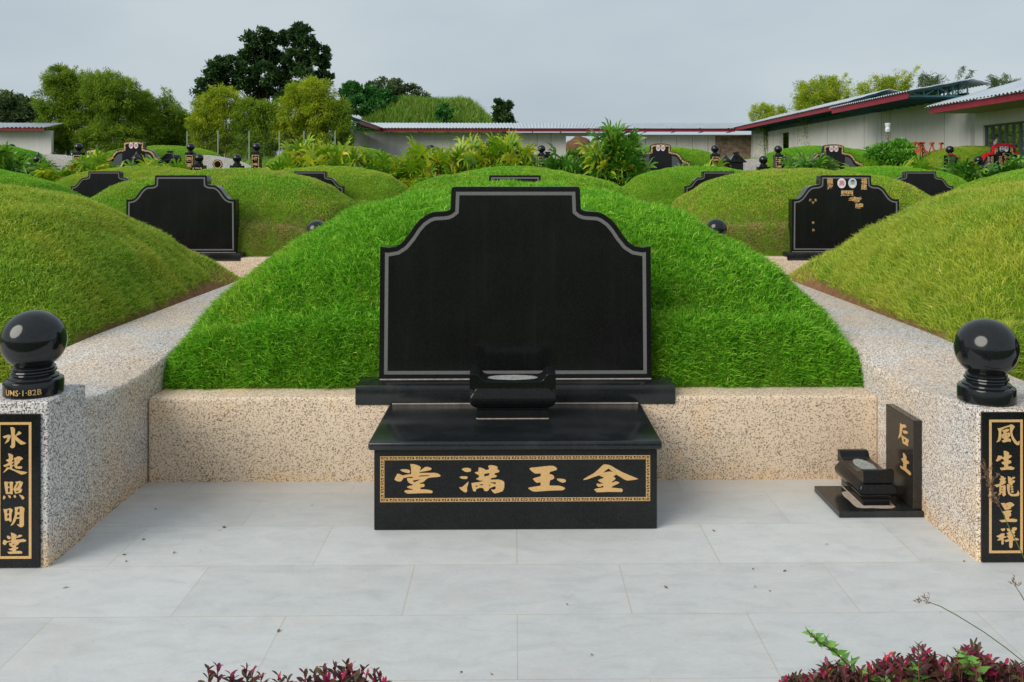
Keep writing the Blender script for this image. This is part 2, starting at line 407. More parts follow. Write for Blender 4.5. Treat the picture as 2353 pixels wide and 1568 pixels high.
def m_roof():
    m, t, b = newmat('pale_roof_sheet'); v = coord(t); n = noise(t, v, 1.2, 5, .6)
    t.links.new(ramp(t, n, [(.3, (.40,.46,.52)), (.7, (.52,.57,.62))]), b.inputs['Base Color'])
    b.inputs['Roughness'].default_value = .45; b.inputs['Metallic'].default_value = .1; return m
M['roof'] = m_roof()
M['fascia'] = simple('red_fascia', (.26,.012,.03), .5, .4, 0, .2, 2)
M['teal'] = simple('teal_steel', (.035,.12,.135), .55, .4, 0, .3, 3)
M['soffit'] = simple('soffit_board', (.42,.39,.36), .9, .1)
M['greysteel'] = simple('grey_green_steel', (.06,.085,.085), .6, .4, 0, .3, 4)
M['galv'] = simple('galvanised_post', (.26,.34,.30), .6, .3)
M['wire'] = simple('dark_green_wire', (.05,.075,.05), .7, .2)
M['bark'] = simple('grey_bark', (.045,.038,.028), .9, .1, 0, .4, 9)
M['culm'] = simple('bamboo_culm', (.14,.17,.05), .6, .3, 0, .3, 6)
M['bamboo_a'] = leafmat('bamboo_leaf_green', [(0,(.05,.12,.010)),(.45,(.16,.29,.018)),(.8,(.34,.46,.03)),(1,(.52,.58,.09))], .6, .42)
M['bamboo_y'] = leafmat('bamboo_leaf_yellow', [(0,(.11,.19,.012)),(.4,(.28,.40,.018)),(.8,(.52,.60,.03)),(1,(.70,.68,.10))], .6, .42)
M['darkleaf'] = leafmat('dark_tree_leaf', [(0,(.016,.05,.016)),(.6,(.045,.11,.026)),(1,(.13,.22,.05))], .5, .25)
M['shrubleaf'] = leafmat('shrub_leaf', [(0,(.02,.10,.02)),(.6,(.06,.24,.04)),(1,(.18,.40,.09))], .5, .25)
M['greyleaf'] = leafmat('grey_green_leaf', [(0,(.04,.08,.03)),(.6,(.11,.17,.06)),(1,(.24,.30,.13))], .6, .25)
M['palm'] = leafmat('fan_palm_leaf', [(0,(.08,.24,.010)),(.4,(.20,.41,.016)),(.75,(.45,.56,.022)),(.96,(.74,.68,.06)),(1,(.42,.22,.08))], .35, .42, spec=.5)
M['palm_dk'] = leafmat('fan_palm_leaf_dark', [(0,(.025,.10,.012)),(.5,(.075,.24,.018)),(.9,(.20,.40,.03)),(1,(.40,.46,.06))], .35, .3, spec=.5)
M['bush'] = leafmat('bright_bush_leaf', [(0,(.05,.20,.015)),(.6,(.14,.40,.03)),(1,(.34,.56,.10))], .4, .3)
M['wild'] = leafmat('wild_grass_blade', [(0,(.08,.22,.02)),(.6,(.20,.40,.035)),(.9,(.38,.46,.08)),(1,(.50,.42,.18))], .7, .3)
M['redleaf'] = leafmat('purple_red_leaf', [(0,(.035,.010,.012)),(.38,(.070,.022,.020)),(.58,(.13,.10,.03)),(.72,(.14,.012,.04)),(.90,(.34,.012,.08)),(1,(.70,.035,.08))], .4, .2, spec=.4)
M['vineleaf'] = leafmat('vine_leaf', [(0,(.16,.40,.06)),(1,(.32,.58,.16))], .5, .3)
M['stem_red'] = simple('reddish_stem', (.16,.06,.05), .7, .2)
M['stem_green'] = simple('green_stem', (.14,.20,.06), .7, .2)
M['seed'] = leafmat('seed_head', [(0,(.20,.11,.07)),(1,(.38,.24,.15))], .8, .2)
M['white'] = simple('white_porcelain', (.78,.78,.77), .25, .5)
M['crimson'] = simple('crimson_paint', (.55,.01,.08), .5, .3)
M['photo_blue'] = simple('photo_pale_blue', (.42,.60,.72), .3, .5)
M['skin'] = simple('photo_skin', (.50,.30,.20), .4, .4)
M['hair'] = simple('photo_hair', (.03,.028,.028), .5, .3)
M['redcloth'] = simple('red_cloth', (.55,.01,.03), .8, .2, 0, .2, 8)
M['greystone'] = simple('grey_engraved_granite', (.075,.085,.095), .35, .4, 0, .15, 20)
M['orange'] = simple('orange_steel', (.50,.12,.05), .6, .3, 0, .3, 6)
M['plastic'] = simple('cloudy_white_plastic', (.66,.70,.72), .4, .5, 0, .1, 4)
M['print'] = simple('grey_blue_print', (.25,.36,.42), .5, .3)
M['wood'] = simple('weathered_stick', (.22,.14,.10), .9, .1, 0, .3, 12)
M['litter'] = simple('dry_leaf', (.17,.08,.045), .9, .1)
M['kerb'] = simple('dark_grey_stone', (.085,.095,.105), .5, .4, 0, .15, 30)

# ------------------------------------------------------------------ the setting: terrain and floors
ROWS = [(0.0, 0.0), (8.6, .09), (17.6, .21)]
PITCH = 5.35
def terr_z(y):
    pts = [(-400,-.05),(5.62,-.05),(5.78,.42),(11.6,.42),(11.9,.05),(14.1,.05),(14.35,.5),(20.2,.5),(20.5,.16),(23.1,.16),(23.35,.6),(29.3,.6),(29.8,.55),(31.5,.7),(32.4,1.5),(46,1.6),(75,3.0),(95,3.6),(900,4.0)]
    for (a, za), (b, zb) in zip(pts, pts[1:]):
        if y <= b: return za + (zb-za)*max(0, (y-a))/(b-a)
    return pts[-1][1]
ys = [-400,-100,-30,-10,0,3,5.62,5.78,8,11.6,11.9,14.1,14.35,17,20.2,20.5,23.1,23.35,26,29.3,29.8,31.5,32.4,36,40,46,52,60,68,75,85,95,130,200,400,900]
xs = [-900,-300,-120,-60,-35,-20,-12,-6,-2.7,0,2.7,6,12,20,35,60,120,300,900]
gv = [(x, y, terr_z(y)) for y in ys for x in xs]; nx = len(xs)
gf = [(j*nx+i, j*nx+i+1, (j+1)*nx+i+1, (j+1)*nx+i) for j in range(len(ys)-1) for i in range(nx-1)]
tag(link('ground', npmesh('ground', gv, gf, M['ground'])), kind='structure')
for i, (dy, dz) in enumerate(ROWS):
    bm = box_bm(-16, 16, 2.95+dy if i == 0 else 3.6+dy, 5.60+dy, dz-.06, dz)
    o = bmobj('paving', bm, M['tiles']); tag(o, kind='structure')

# ------------------------------------------------------------------ grave mounds
MY0, MYC, MY1, MZB, MH = 5.80, 8.28, 11.9, .46, 1.362
FAR = [False]     # the rounder mounds of the rows behind
def mound_a(y):
    t = np.clip((np.asarray(y, float)-MY0)/2.29, 0, 1); w = t*t*(3-2*t)
    b = np.clip((np.asarray(y, float)-9.5)/2.4, 0, 1)
    return 2.315 + (.24 if FAR[0] else .03)*w - .2*b*b + t*(.010*np.sin(5.3*np.asarray(y, float)) + .012*np.sin(11.7*np.asarray(y, float)+1))
def mound_h(x, y):
    x = np.asarray(x, float); y = np.asarray(y, float)
    f = np.clip(np.abs(x)/mound_a(y), 0, 1); fy = np.where(y < MYC, (MYC-y)/(MYC-MY0), (y-MYC)/(MY1-MYC)); fy = np.clip(fy, 0, 1)
    t = np.clip((y-MY0)/4.27, 0, 1)
    gy = np.where(y < MYC, np.interp(fy, [0,.15,.3,.4,.5,.58,.65,.71,.77,.82,.86,.89,.915,.94,.955,.97,.985,.995,1.0], [1,.985,.957,.927,.885,.84,.79,.737,.67,.59,.50,.43,.40,.385,.365,.325,.245,.14,0]), (1-fy**2.3)**.6)
    wob = .012*np.sin(4.1*x+.7)+.008*np.sin(9.3*x)
    gy = gy - np.where(y < MYC, .045*np.exp(-((fy-.90-wob)/.014)**2)*np.clip(.5+.6*np.sin(2.3*x+1), 0, 1), 0)
    g = (1-f**(3.6-1.5*t))**(.28+.34*t) if FAR[0] else (1-f**(3.43-1.34*t*.763))**(.25+1.505*t*.763)
    g = g * np.clip(gy, 0, 1)
    w = np.clip(g*4, 0, 1)
    z = MZB + MH*g
    z = z + w*(.016*np.sin(3.1*x+1.3*np.sin(2.2*y)) * np.cos(2.7*y+.8*x) + .011*np.sin(7*x+5*y)*np.cos(6*y-4*x) + .007*np.sin(17*x+3*np.sin(5*y))*np.cos(15*y+2*np.sin(7*x)))
    # shallow steps where the turf strips were laid
    z = z + .013*np.sin(z*17.0 + .6*np.sin(1.9*x))*w
    r = np.maximum(f, fy)
    return z, r
def mound_mesh():
    nu, nv = 72, 84; u = np.sin(np.linspace(-np.pi/2, np.pi/2, nu+1)); v = (1-np.cos(np.linspace(0, np.pi, nv+1)))/2
    Y = np.repeat(MY0 + v*(MY1-MY0), nu+1); X = np.tile(u, nv+1)*mound_a(Y)*.9999
    z, _ = mound_h(X, Y); V = np.column_stack([X, Y, z-.006])
    k = (np.arange(nv)[:,None]*(nu+1) + np.arange(nu)[None,:]).ravel(); F = np.column_stack([k, k+1, k+nu+2, k+nu+1])
    # skirt down into the ground
    ring = list(range(nu+1)) + [j*(nu+1)+nu for j in range(1, nv+1)] + [nv*(nu+1)+i for i in range(nu-1, -1, -1)] + [j*(nu+1) for j in range(nv-1, 0, -1)]
    n0 = len(V); V = np.vstack([V, V[ring]*[1,1,0] + [0,0,.30]]); m = len(ring)
    F = np.vstack([F, np.array([(ring[i], n0+i, n0+(i+1)%m, ring[(i+1)%m]) for i in range(m)])])
    return npmesh('grave_mound', V, F, M['turf'], smooth=True)
MOUND = mound_mesh(); FAR[0] = True; MOUND_FAR = mound_mesh(); FAR[0] = False
def grass_mesh(n, lmin, lmax, w, lean, ymax=10.2, front_bias=1.0, dens_back=.25):
    # spread evenly over the surface itself, so the steep foot is as well covered as the top
    nu, nv = 120, 170; u = np.sin(np.linspace(-np.pi/2, np.pi/2, nu+1)); v = (1-np.cos(np.linspace(0, np.pi, nv+1)))/2
    Yg = np.repeat(MY0 + v*(MY1-MY0), nu+1).reshape(nv+1, nu+1); Xg = np.tile(u, (nv+1, 1))*mound_a(Yg)*.9999
    Zg, _ = mound_h(Xg, Yg); P = np.stack([Xg, Yg, Zg], -1); A_, B_, C_, D_ = P[:-1,:-1], P[:-1,1:], P[1:,1:], P[1:,:-1]
    nn = np.cross(C_-A_, D_-B_); ar = np.linalg.norm(nn, axis=-1)/2; nn = nn/(np.linalg.norm(nn, axis=-1, keepdims=True)+1e-9)
    mid = (A_+C_)/2; wgt = ar*np.where(mid[...,1] > ymax, dens_back, 1.0)*np.where(mid[...,1] < 7.2, front_bias, 1.0)
    keep = np.clip((mid[...,2] - (MZB+.045+.02*np.sin(9*mid[...,0]+5*mid[...,1])))*60, 0, 1); 
    ax = np.abs(mid[...,0]); lip = .772 + .016*np.sin(17*mid[...,1]) + .012*np.sin(41*mid[...,1])
    keep = keep*np.where((ax > 2.0) & (mid[...,1] > 6.25) & (mid[...,2] < lip), 0, 1)*np.where((ax < .90) & (mid[...,1] < 5.955), 0, 1)*np.where((mid[...,1] < 6.1) & (mid[...,2] < .95), 1.9, 1)
    wgt = (wgt*keep).ravel()
    idx = rng.choice(len(wgt), n, p=wgt/wgt.sum()); i, j = np.unravel_index(idx, ar.shape); s_, t_ = rng.random(n)[:,None], rng.random(n)[:,None]
    q = (A_[i,j]*(1-s_) + B_[i,j]*s_)*(1-t_) + (D_[i,j]*(1-s_) + C_[i,j]*s_)*t_
    x, y, z = q[:,0], q[:,1], q[:,2]; nrm = nn[i,j]
    # tufts: neighbouring blades share a lean
    cell = np.floor(x*16)*131 + np.floor(y*16)*17
    h = np.sin(cell*12.9898)*43758.5453; tuft = (h-np.floor(h))*2*np.pi
    ang = tuft + rng.normal(0, 1.7, n); amt = rng.uniform(.15, lean, n)
    d = nrm*.5 + np.array([0,0,.6]) + np.column_stack([np.cos(ang)*amt, np.sin(ang)*amt, np.zeros(n)]); d /= np.linalg.norm(d, axis=1, keepdims=True)
    ln = rng.uniform(lmin, lmax, n)*(1+.25*np.sin(cell*3.7)); 
    side = np.cross(d, rng.normal(size=(n,3))); side /= np.linalg.norm(side, axis=1, keepdims=True)
    droop = np.column_stack([np.cos(ang), np.sin(ang), -np.full(n, .9)])*(amt*.45)[:,None]
    p0 = q - nrm*.008; p1 = p0 + d*(ln*.55)[:,None]; p2 = p0 + d*ln[:,None] + droop*ln[:,None]
    ww = (w*rng.uniform(.7, 1.3, n))[:,None]
    V = np.stack([p0-side*ww*.5, p0+side*ww*.5, p1+side*ww*.42, p1-side*ww*.42, p2+side*ww*.10, p2-side*ww*.10], 1).reshape(-1,3)
    b = np.arange(n)[:,None]*6; F = np.vstack([b+[0,1,2,3], b+[3,2,4,5]])
    rnd = np.clip(np.repeat(rng.random(n)*.75 + .25*(h-np.floor(h)), 6), 0, 1); tip = np.tile([0,0,.55,.55,1,1], n)
    return npmesh('grass_cover', V, F, M['grass'], {'rnd': rnd, 'tip': tip})
G_MAIN = grass_mesh(210000, .026, .072, .0062, .95, 9.6, 1.6)
G_SHORT = grass_mesh(180000, .022, .052, .0064, .9, 9.8, 1.2)
G_LONG = grass_mesh(180000, .035, .085, .0056, .7, 9.8, 1.2)
FAR[0] = True; G_FAR = grass_mesh(120000, .020, .042, .0078, .8, 9.8, 1.1); FAR[0] = False
def mound(label, x, row, gm, col, sc=(1,1,1), flip=False):
    dy, dz = ROWS[row]
    o = link('grave_mound', MOUND if row == 0 else MOUND_FAR); o.location = (x, dy, dz); o.scale = (-sc[0] if flip else sc[0], sc[1], sc[2])
    tag(o, label, 'grave mound', 'grass covered grave mounds')
    g = link('grass_cover', gm, o); g['kind'] = 'stuff'; g.color = (*col, 1); return o
mound('lush bright green grass mound right behind the big blank black headstone', .0, 0, G_MAIN, (-.20, .17, .0))
mound('short dull green mound filling the left edge beside the granite curb', -PITCH, 0, G_SHORT, (.0, .56, .06), flip=True)
mound('long yellowish green mound filling the right edge beside the granite curb', PITCH, 0, G_LONG, (-.10, .62, .22))
r2 = {-2: 'far left mound rising behind the short grass mound at the edge', -1: 'mound with bare brown patches behind the blank headstone left of the big mound', 0: 'mound whose crest shows just above the big bright green mound',
      1: 'patchy green and brown mound behind the headstone with gold characters', 2: 'mound hidden behind the long yellowish grass on the right'}
r2c = {-2: (-.1,.25,.1), -1: (.22,.42,.85), 0: (-.1,.34,.1), 1: (.22,.50,.68), 2: (0,.42,.3)}
for c, l in r2.items(): mound(l, c*PITCH, 1, G_FAR, r2c[c], (1,1,1.07), c % 2 == 1)
r3 = {-3: 'leftmost mound of the third row beside the palm hedge', -2: 'olive mound behind the small blank headstone at far left', -1: 'smooth olive green mound left of the palm hedge dip', 0: 'middle mound of the third row below the palm hedge',
      1: 'mound right of the tall fan palm in the third row', 2: 'light green mound behind the blank headstone at far right', 3: 'rightmost mound of the third row below the red draped headstone'}
r3c = {-3: (-.1,.2,.1), -2: (.05,.55,.1), -1: (.0,.46,.1), 0: (-.05,.3,.1), 1: (.1,.3,.3), 2: (.05,.24,.45), 3: (0,.4,.2)}
for c, l in r3.items(): mound(l, c*PITCH, 2, G_FAR, r3c[c], (1,1,1.09), c % 2 == 0)

# ------------------------------------------------------------------ granite chip walls
CURB_Z = [(4.36,.748),(4.45,.75),(4.62,.745),(4.8,.715),(5.0,.69),(5.3,.682),(5.55,.685),(5.75,.705),(6.0,.745),(6.5,.757),(8,.76),(12.1,.76)]
def curb_bm(w, zs, r=.028, endtaper=True):
    bm = bmesh.new(); rings = []
    ys = [zs[0][0]-.0] + [z[0] for z in zs[0:]]
    for i, (y, z) in enumerate([(zs[0][0], zs[0][1]-.012)] + [(zs[0][0]+.012, zs[0][1])] + zs[1:]):
        ww = w-.014 if i == 0 else w; P = [(-ww, -.02), (-ww, z-r)]
        for a in (30, 60, 90): P.append((-ww + r*(1-math.cos(math.radians(a))), z-r + r*math.sin(math.radians(a))))
        P += [(-x, zz) for x, zz in P[::-1]]
        rings.append([bm.verts.new((x, y, zz)) for x, zz in P])
    n = len(rings[0])
    for a, b in zip(rings, rings[1:]):
        for k in range(n-1): bm.faces.new((a[k], a[k+1], b[k+1], b[k]))
    bm.faces.new(rings[0]); bm.faces.new(rings[-1][::-1]); return bm
def curb(label, x, row, pillar):
    dy, dz = ROWS[row]
    t = thing('curb_wall', label, 'curb wall', (x, dy, dz), 0, 'granite chip curb walls between the plots')
    if pillar:
        bmobj('curb', curb_bm(.385, [(4.74, .735)] + CURB_Z[3:]), M['terrazzo'], t, True)
        bmobj('pillar', box_bm(-.405, .405, 4.36, 4.74, -.02, .805), M['terrazzo'], t, True, .014, 3)
    else: bmobj('curb', curb_bm(.392, CURB_Z, .034), M['terrazzo'], t, True)
    for c in t.children: c.color = (.10 if c.name.startswith('pillar') else .62, 0, 0, 1)
    return t
curb('speckled granite curb with a square front pillar, left of the grey paving', -PITCH/2, 0, True)
curb('speckled granite curb with a rounded front end, right of the grey paving', PITCH/2, 0, False)
curb('granite curb behind the big bright mound on its left', -PITCH/2, 1, False)
curb('granite curb behind the big bright mound on its right', PITCH/2, 1, False)
curb('granite curb beyond the short grass mound at far left', -PITCH*1.5, 1, False)
curb('granite curb beyond the long grass mound at far right', PITCH*1.5, 1, False)
def retain(label, x, row, stain):
    dy, dz = ROWS[row]
    bm = box_bm(x-2.286, x+2.286, 5.564+dy, 5.95+dy, dz-.02, dz+.525)
    o = bmobj('retaining_wall', bm, M['terrazzo'], None, True, .02, 3); o.color = (stain, 1, 0, 1)
    tag(o, label, 'retaining wall', 'low walls holding the mounds'); return o
retain('tan stained low wall under the big bright green mound', 0, 0, .92)
retain('low granite wall under the short grass mound at the left edge', -PITCH, 0, .6)
retain('low granite wall under the long grass mound at the right edge', PITCH, 0, .6)
retain('low granite wall under the blank headstone left of the big mound', -PITCH, 1, .25)
retain('low granite wall under the headstone with gold characters', PITCH, 1, .25)
retain('low granite wall under the headstone hidden behind the big mound', 0, 1, .3)

# ------------------------------------------------------------------ headstones
HS = 5.72/2044
half = [(148,442),(150,391),(153,388.5),(158,386.5),(165,385.5),(189,384),(203,379),(220,367),(233.5,351.4),(247,331),(261,314),(275,305),(292,302),(311,305),(313.5,0)]
def hs_outline(sharp=False):
    R = [(x*HS, z*HS) for x, z in half]
    if not sharp:
        r = .016; x, z = R[0]; R = [(x-r, z), (x-r*.3, z-r*.3), (x, z-r)] + R[1:]
    return [(-x, z) for x, z in R[::-1]] + R if False else R[::-1][:0] + [(-x, z) for x, z in R[::-1]] + R
def make_headstone():
    t = thing('headstone', '', 'headstone')
    bmobj('slab', prism_bm(hs_outline(), 0, .19), M['black_hs'], t, True, .004, 1, 1.2); bmobj('mortar_joint', box_bm(-.872, .872, -.006, .196, -.0008, .004), M['joint_pale'], t)
    bm = band_bm(hs_outline(True), 11.5*HS, 19.5*HS, 0, .0015)
    bmobj('border_line', bm, M['line'], t)
    bmobj('plinth', box_bm(-1.0, 1.0, -.165, .24, -.122, -.001), M['black_top'], t, True, .005, 2)
    return t
hs0 = make_headstone()
G_HS = 'black shouldered headstones with a grey border line'
hs_list = [(0, 0, 'large blank black headstone with a grey border in front of the bright green mound'),
           (-1, 1, 'blank black headstone standing clear left of the big mound'),
           (0, 1, 'black headstone top peeking over the crest of the big mound'),
           (1, 1, 'black headstone with gold characters and two oval medallions'),
           (-2, 2, 'small blank black headstone at far left, cut off by the short grass slope'),
           (-1, 2, 'half hidden black headstone behind the mound with brown patches'),
           (1, 2, 'half hidden black headstone at the foot of the tall fan palm'),
           (2, 2, 'blank black headstone behind the long yellowish grass at far right')]
HSO = {}
for i, (c, r, l) in enumerate(hs_list):
    o = hs0 if i == 0 else copy_tree(hs0)
    dy, dz = ROWS[r]; o.location = (c*PITCH + (.0 if r else .005), 5.72+dy, dz+.600); o['label'] = l; o['group'] = G_HS
    HSO[(c, r)] = o
# inscription of the second-row stone (local metres from the stone's foot)
h = HSO[(1, 1)]
def hp(zx, zy):     # zoomed photo pixel of that stone -> local point on its face
    p = onY((3150 + zx/4.356)/1.7408, (640 + zy/4.356)/1.7408, 5.72+ROWS[1][0]); return (p.x - h.location.x, -.002, p.z - h.location.z)
for ch, zx, zy, s, sx in (('龍',742,368,.092,1.06),('海',742,470,.088,1.1),('福',1332,370,.092,1.06),('建',1332,472,.092,1.06),('顯',1038,582,.090,2.3),('考',1178,690,.090,2.5),('諱',1250,800,.085,1.6)):
    text_obj('gold_character', ch, s*1.05, hp(zx, zy), M['gold'], h, .018, sx)
for ch, zx, zy in (('終',400,700),('生',490,700),('于',446,748),('年',446,1094),('月',446,1225)):
    text_obj('gold_character', ch, .042, hp(zx, zy), M['gold'], h, .015, 1.1)
def disc_bm(cx, cz, rx, rz, y, th=.006, n=36):
    return prism_bm([(cx+rx*math.cos(2*math.pi*k/n), cz+rz*math.sin(2*math.pi*k/n)) for k in range(n)], y-th, y)
def medallion(parent, cx, cz, rx, rz, y=0.0, kind='char', ch='壽'):
    o = bmobj('medallion', disc_bm(cx, cz, rx, rz, y, .008), M['white'], parent, True)
    if kind == 'char':
        text_obj('red_character', ch, rz*1.25, (cx, y-.0095, cz), M['crimson'], o, .0)
    else:
        bmobj('portrait_background', disc_bm(cx, cz, rx*.92, rz*.94, y-.008, .001), M['photo_blue'], o)
        sh = [(-.72,-.62),(-.5,-.42),(-.22,-.30),(.22,-.30),(.5,-.42),(.72,-.62),(.45,-.80),(0,-.93),(-.45,-.80)]
        bmobj('shirt', prism_bm([(cx+a*rx, cz+b*rz) for a, b in sh], y-.0105, y-.009), M['white'] if kind == 'man' else M['hair'], o)
        bmobj('face', disc_bm(cx, cz+.12*rz, rx*.40, rz*.44, y-.0105, .0012), M['skin'], o)
        hr = [(cx+rx*.46*math.cos(a), cz+.22*rz+rz*.46*math.sin(a)) for a in np.linspace(-.1, math.pi+.1, 14)] + [(cx-rx*.36, cz+.34*rz), (cx, cz+.44*rz), (cx+rx*.36, cz+.34*rz)]
        bmobj('hair', prism_bm(hr, y-.0135, y-.0122), M['hair'], o)
    return o
for zx, k in ((942,'char'), (1131,'man')):
    p = hp(zx, 407); medallion(h, p[0], p[2], .0665, .081, 0, k)
HSO  # noqa

# ------------------------------------------------------------------ altar table with the gold panel
tb = thing('altar_table', 'black granite altar table with four gold characters before the big headstone', 'altar table', (0, 0, 0))
bmobj('body', box_bm(-.757, .767, 4.79, 5.52, 0.001, .438), M['black_front'], tb, True, .004, 1)
bmobj('top_slab', box_bm(-.785, .790, 4.755, 5.552, .438, .484), M['black_top'], tb, True, .014, 3)
YF = 4.79
bmobj('mortar_joint', box_bm(-.765, .77, 5.545, 5.556, .4845, .489), M['joint_pale'], tb)
def A(zx, zy): return onY((1560+zx/4.525)/1.7408, (1840+zy/4.525)/1.7408, YF-.0005)
def B(zx, zy): return onY((2080+zx/4.525)/1.7408, (1840+zy/4.525)/1.7408, YF-.0005)
TANG = [[(368,75),(430,77),(500,95),(545,118),(562,140),(545,185),(545,195),(600,155),(640,128),(680,126),(730,140),(758,155),(740,180),(680,197),(600,208),(537,220),(528,235),(600,236),(700,235),(820,234),(870,247),(905,268),(918,285),(900,302),(850,310),(760,315),(690,328),(665,345),(620,385),(590,405),(550,412),(540,440),(560,435),(610,433),(628,450),(625,480),(600,490),(550,497),(552,532),(640,535),(720,545),(765,560),(775,580),(755,602),(700,600),(550,602),(420,607),(320,610),(280,590),(256,565),(285,550),(350,545),(405,542),(410,525),(350,515),(305,490),(350,470),(410,460),(412,442),(370,430),(335,405),(315,370),(308,335),(325,326),(360,330),(425,325),(400,303),(330,310),(245,328),(225,360),(205,385),(170,392),(120,380),(80,355),(100,310),(132,250),(180,255),(225,280),(300,268),(382,258),(385,200),(378,130)],
 [(405,375),(480,360),(565,350),(520,370),(445,405)], [(530,283),(600,278),(735,275),(690,292),(530,303)], [(183,182),(230,168),(300,170),(350,182),(368,205),(355,238),(320,237),(270,225),(220,207)]]
MAN = [[(1295,170),(1340,147),(1410,143),(1455,155),(1473,178),(1458,210),(1400,220),(1355,212)], [(1256,313),(1300,296),(1370,296),(1402,305),(1405,328),(1385,345),(1330,345),(1285,333)],
 [(1253,492),(1300,497),(1350,455),(1395,415),(1421,390),(1415,440),(1398,490),(1393,530),(1402,550),(1385,585),(1360,588),(1310,560),(1270,525)],
 [(1612,135),(1660,145),(1700,160),(1733,185),(1790,175),(1792,150),(1775,115),(1800,95),(1860,97),(1920,110),(1950,130),(1942,172),(1970,182),(1982,205),(1965,225),(1900,238),(1885,265),(1920,275),(1938,292),(1910,315),(1825,330),(1822,358),(1900,357),(1970,355),(2030,372),(2067,395),(2072,440),(2067,510),(2040,565),(1970,590),(1900,607),(1870,590),(1840,555),(1830,530),(1870,540),(1905,535),(1915,510),(1910,480),(1880,480),(1820,505),(1795,525),(1780,555),(1745,567),(1705,558),(1695,520),(1660,503),(1610,508),(1560,530),(1555,565),(1535,573),(1505,560),(1485,490),(1475,420),(1530,412),(1620,400),(1675,385),(1675,375),(1620,372),(1555,342),(1590,325),(1610,318),(1608,275),(1560,250),(1533,230),(1575,215),(1598,210),(1603,150)],
 [(1710,250),(1810,238),(1785,285),(1703,300)], [(1603,455),(1640,440),(1680,433),(1682,462),(1640,458)], [(1550,480),(1570,460),(1587,460),(1575,485),(1552,500)], [(1797,408),(1860,405),(1912,402),(1915,440),(1860,425)], [(1800,440),(1822,455),(1800,475)]]
YU = [[(172,158),(195,142),(300,132),(430,118),(540,107),(600,108),(650,130),(673,158),(665,180),(600,200),(540,217),(535,260),(575,265),(610,285),(622,325),(605,345),(545,370),(535,420),(532,465),(690,465),(760,480),(805,500),(818,518),(800,535),(760,550),(600,553),(400,565),(280,574),(230,568),(180,540),(150,515),(165,500),(260,485),(370,468),(378,408),(300,412),(265,385),(232,345),(260,328),(375,298),(377,245),(275,247),(230,220),(190,185)], [(664,340),(720,338),(790,345),(825,360),(833,380),(815,405),(770,412),(720,395),(680,370)]]
JIN = [[(1148,352),(1230,300),(1340,240),(1420,170),(1480,110),(1510,86),(1545,80),(1600,88),(1650,105),(1730,155),(1860,225),(2000,285),(2110,330),(2140,345),(2060,362),(1940,373),(1880,350),(1820,310),(1740,262),(1725,275),(1685,302),(1715,312),(1729,340),(1710,365),(1672,385),(1668,420),(1710,395),(1740,388),(1785,400),(1797,412),(1775,430),(1700,465),(1655,490),(1665,502),(1760,512),(1840,518),(1863,545),(1845,580),(1760,580),(1600,578),(1480,583),(1390,584),(1340,538),(1375,520),(1440,508),(1508,500),(1508,465),(1485,468),(1460,485),(1415,485),(1390,460),(1385,428),(1450,435),(1500,428),(1505,418),(1450,402),(1411,370),(1460,345),(1512,330),(1510,312),(1470,300),(1430,278),(1340,308),(1240,345),(1150,365)], [(1503,235),(1550,190),(1600,155),(1640,185),(1680,218),(1620,210),(1560,220)]]
for polys, f in ((TANG, A), (MAN, A), (YU, B), (JIN, B)):
    bmobj('gold_character', glyph_mesh('g', polys, f, (0, -.0025, 0), M['gold']), M['gold'], tb)
def key_border():
    bm = bmesh.new(); a = onY(873.4, 1048.5, YF); c = onY(1494, 1151.5, YF)
    x0, z1, x1, z0 = a.x, a.z, c.x, c.z; s = .0236; nxk = round((x1-x0)/s); sx = (x1-x0)/nxk; nzk = round((z1-z0)/s); sz = (z1-z0)/nzk
    def rect(u0, u1, v0, v1): 
        bm.faces.new([bm.verts.new((u, YF-.0015, v)) for u, v in ((u0,v0),(u1,v0),(u1,v1),(u0,v1))])
    odd = [(.03,.97,.80,.97),(.03,.20,.03,.80),(.20,.97,.03,.20),(.72,.90,.36,.80),(.38,.72,.36,.52)]
    cor = [(.03,.97,.80,.97),(.03,.97,.03,.20),(.03,.20,.20,.80),(.80,.97,.20,.80),(.38,.62,.38,.62)]
    def unit(i, j, kind, vert=False):
        for u0, u1, v0, v1 in (cor if kind == 2 else odd):
            if vert: u0, u1, v0, v1 = v0, v1, u0, u1
            if kind == 1: u0, u1, v0, v1 = 1-u1, 1-u0, 1-v1, 1-v0
            rect(x0+(i+u0)*sx, x0+(i+u1)*sx, z0+(j+v0)*sz, z0+(j+v1)*sz)
    for i in range(nxk):
        for j in (0, nzk-1): unit(i, j, 2 if i in (0, nxk-1) else i % 2)
    for j in range(1, nzk-1):
        for i in (0, nxk-1): unit(i, j, j % 2, True)
    return bm
bmobj('key_border', key_border(), M['gold'], tb)

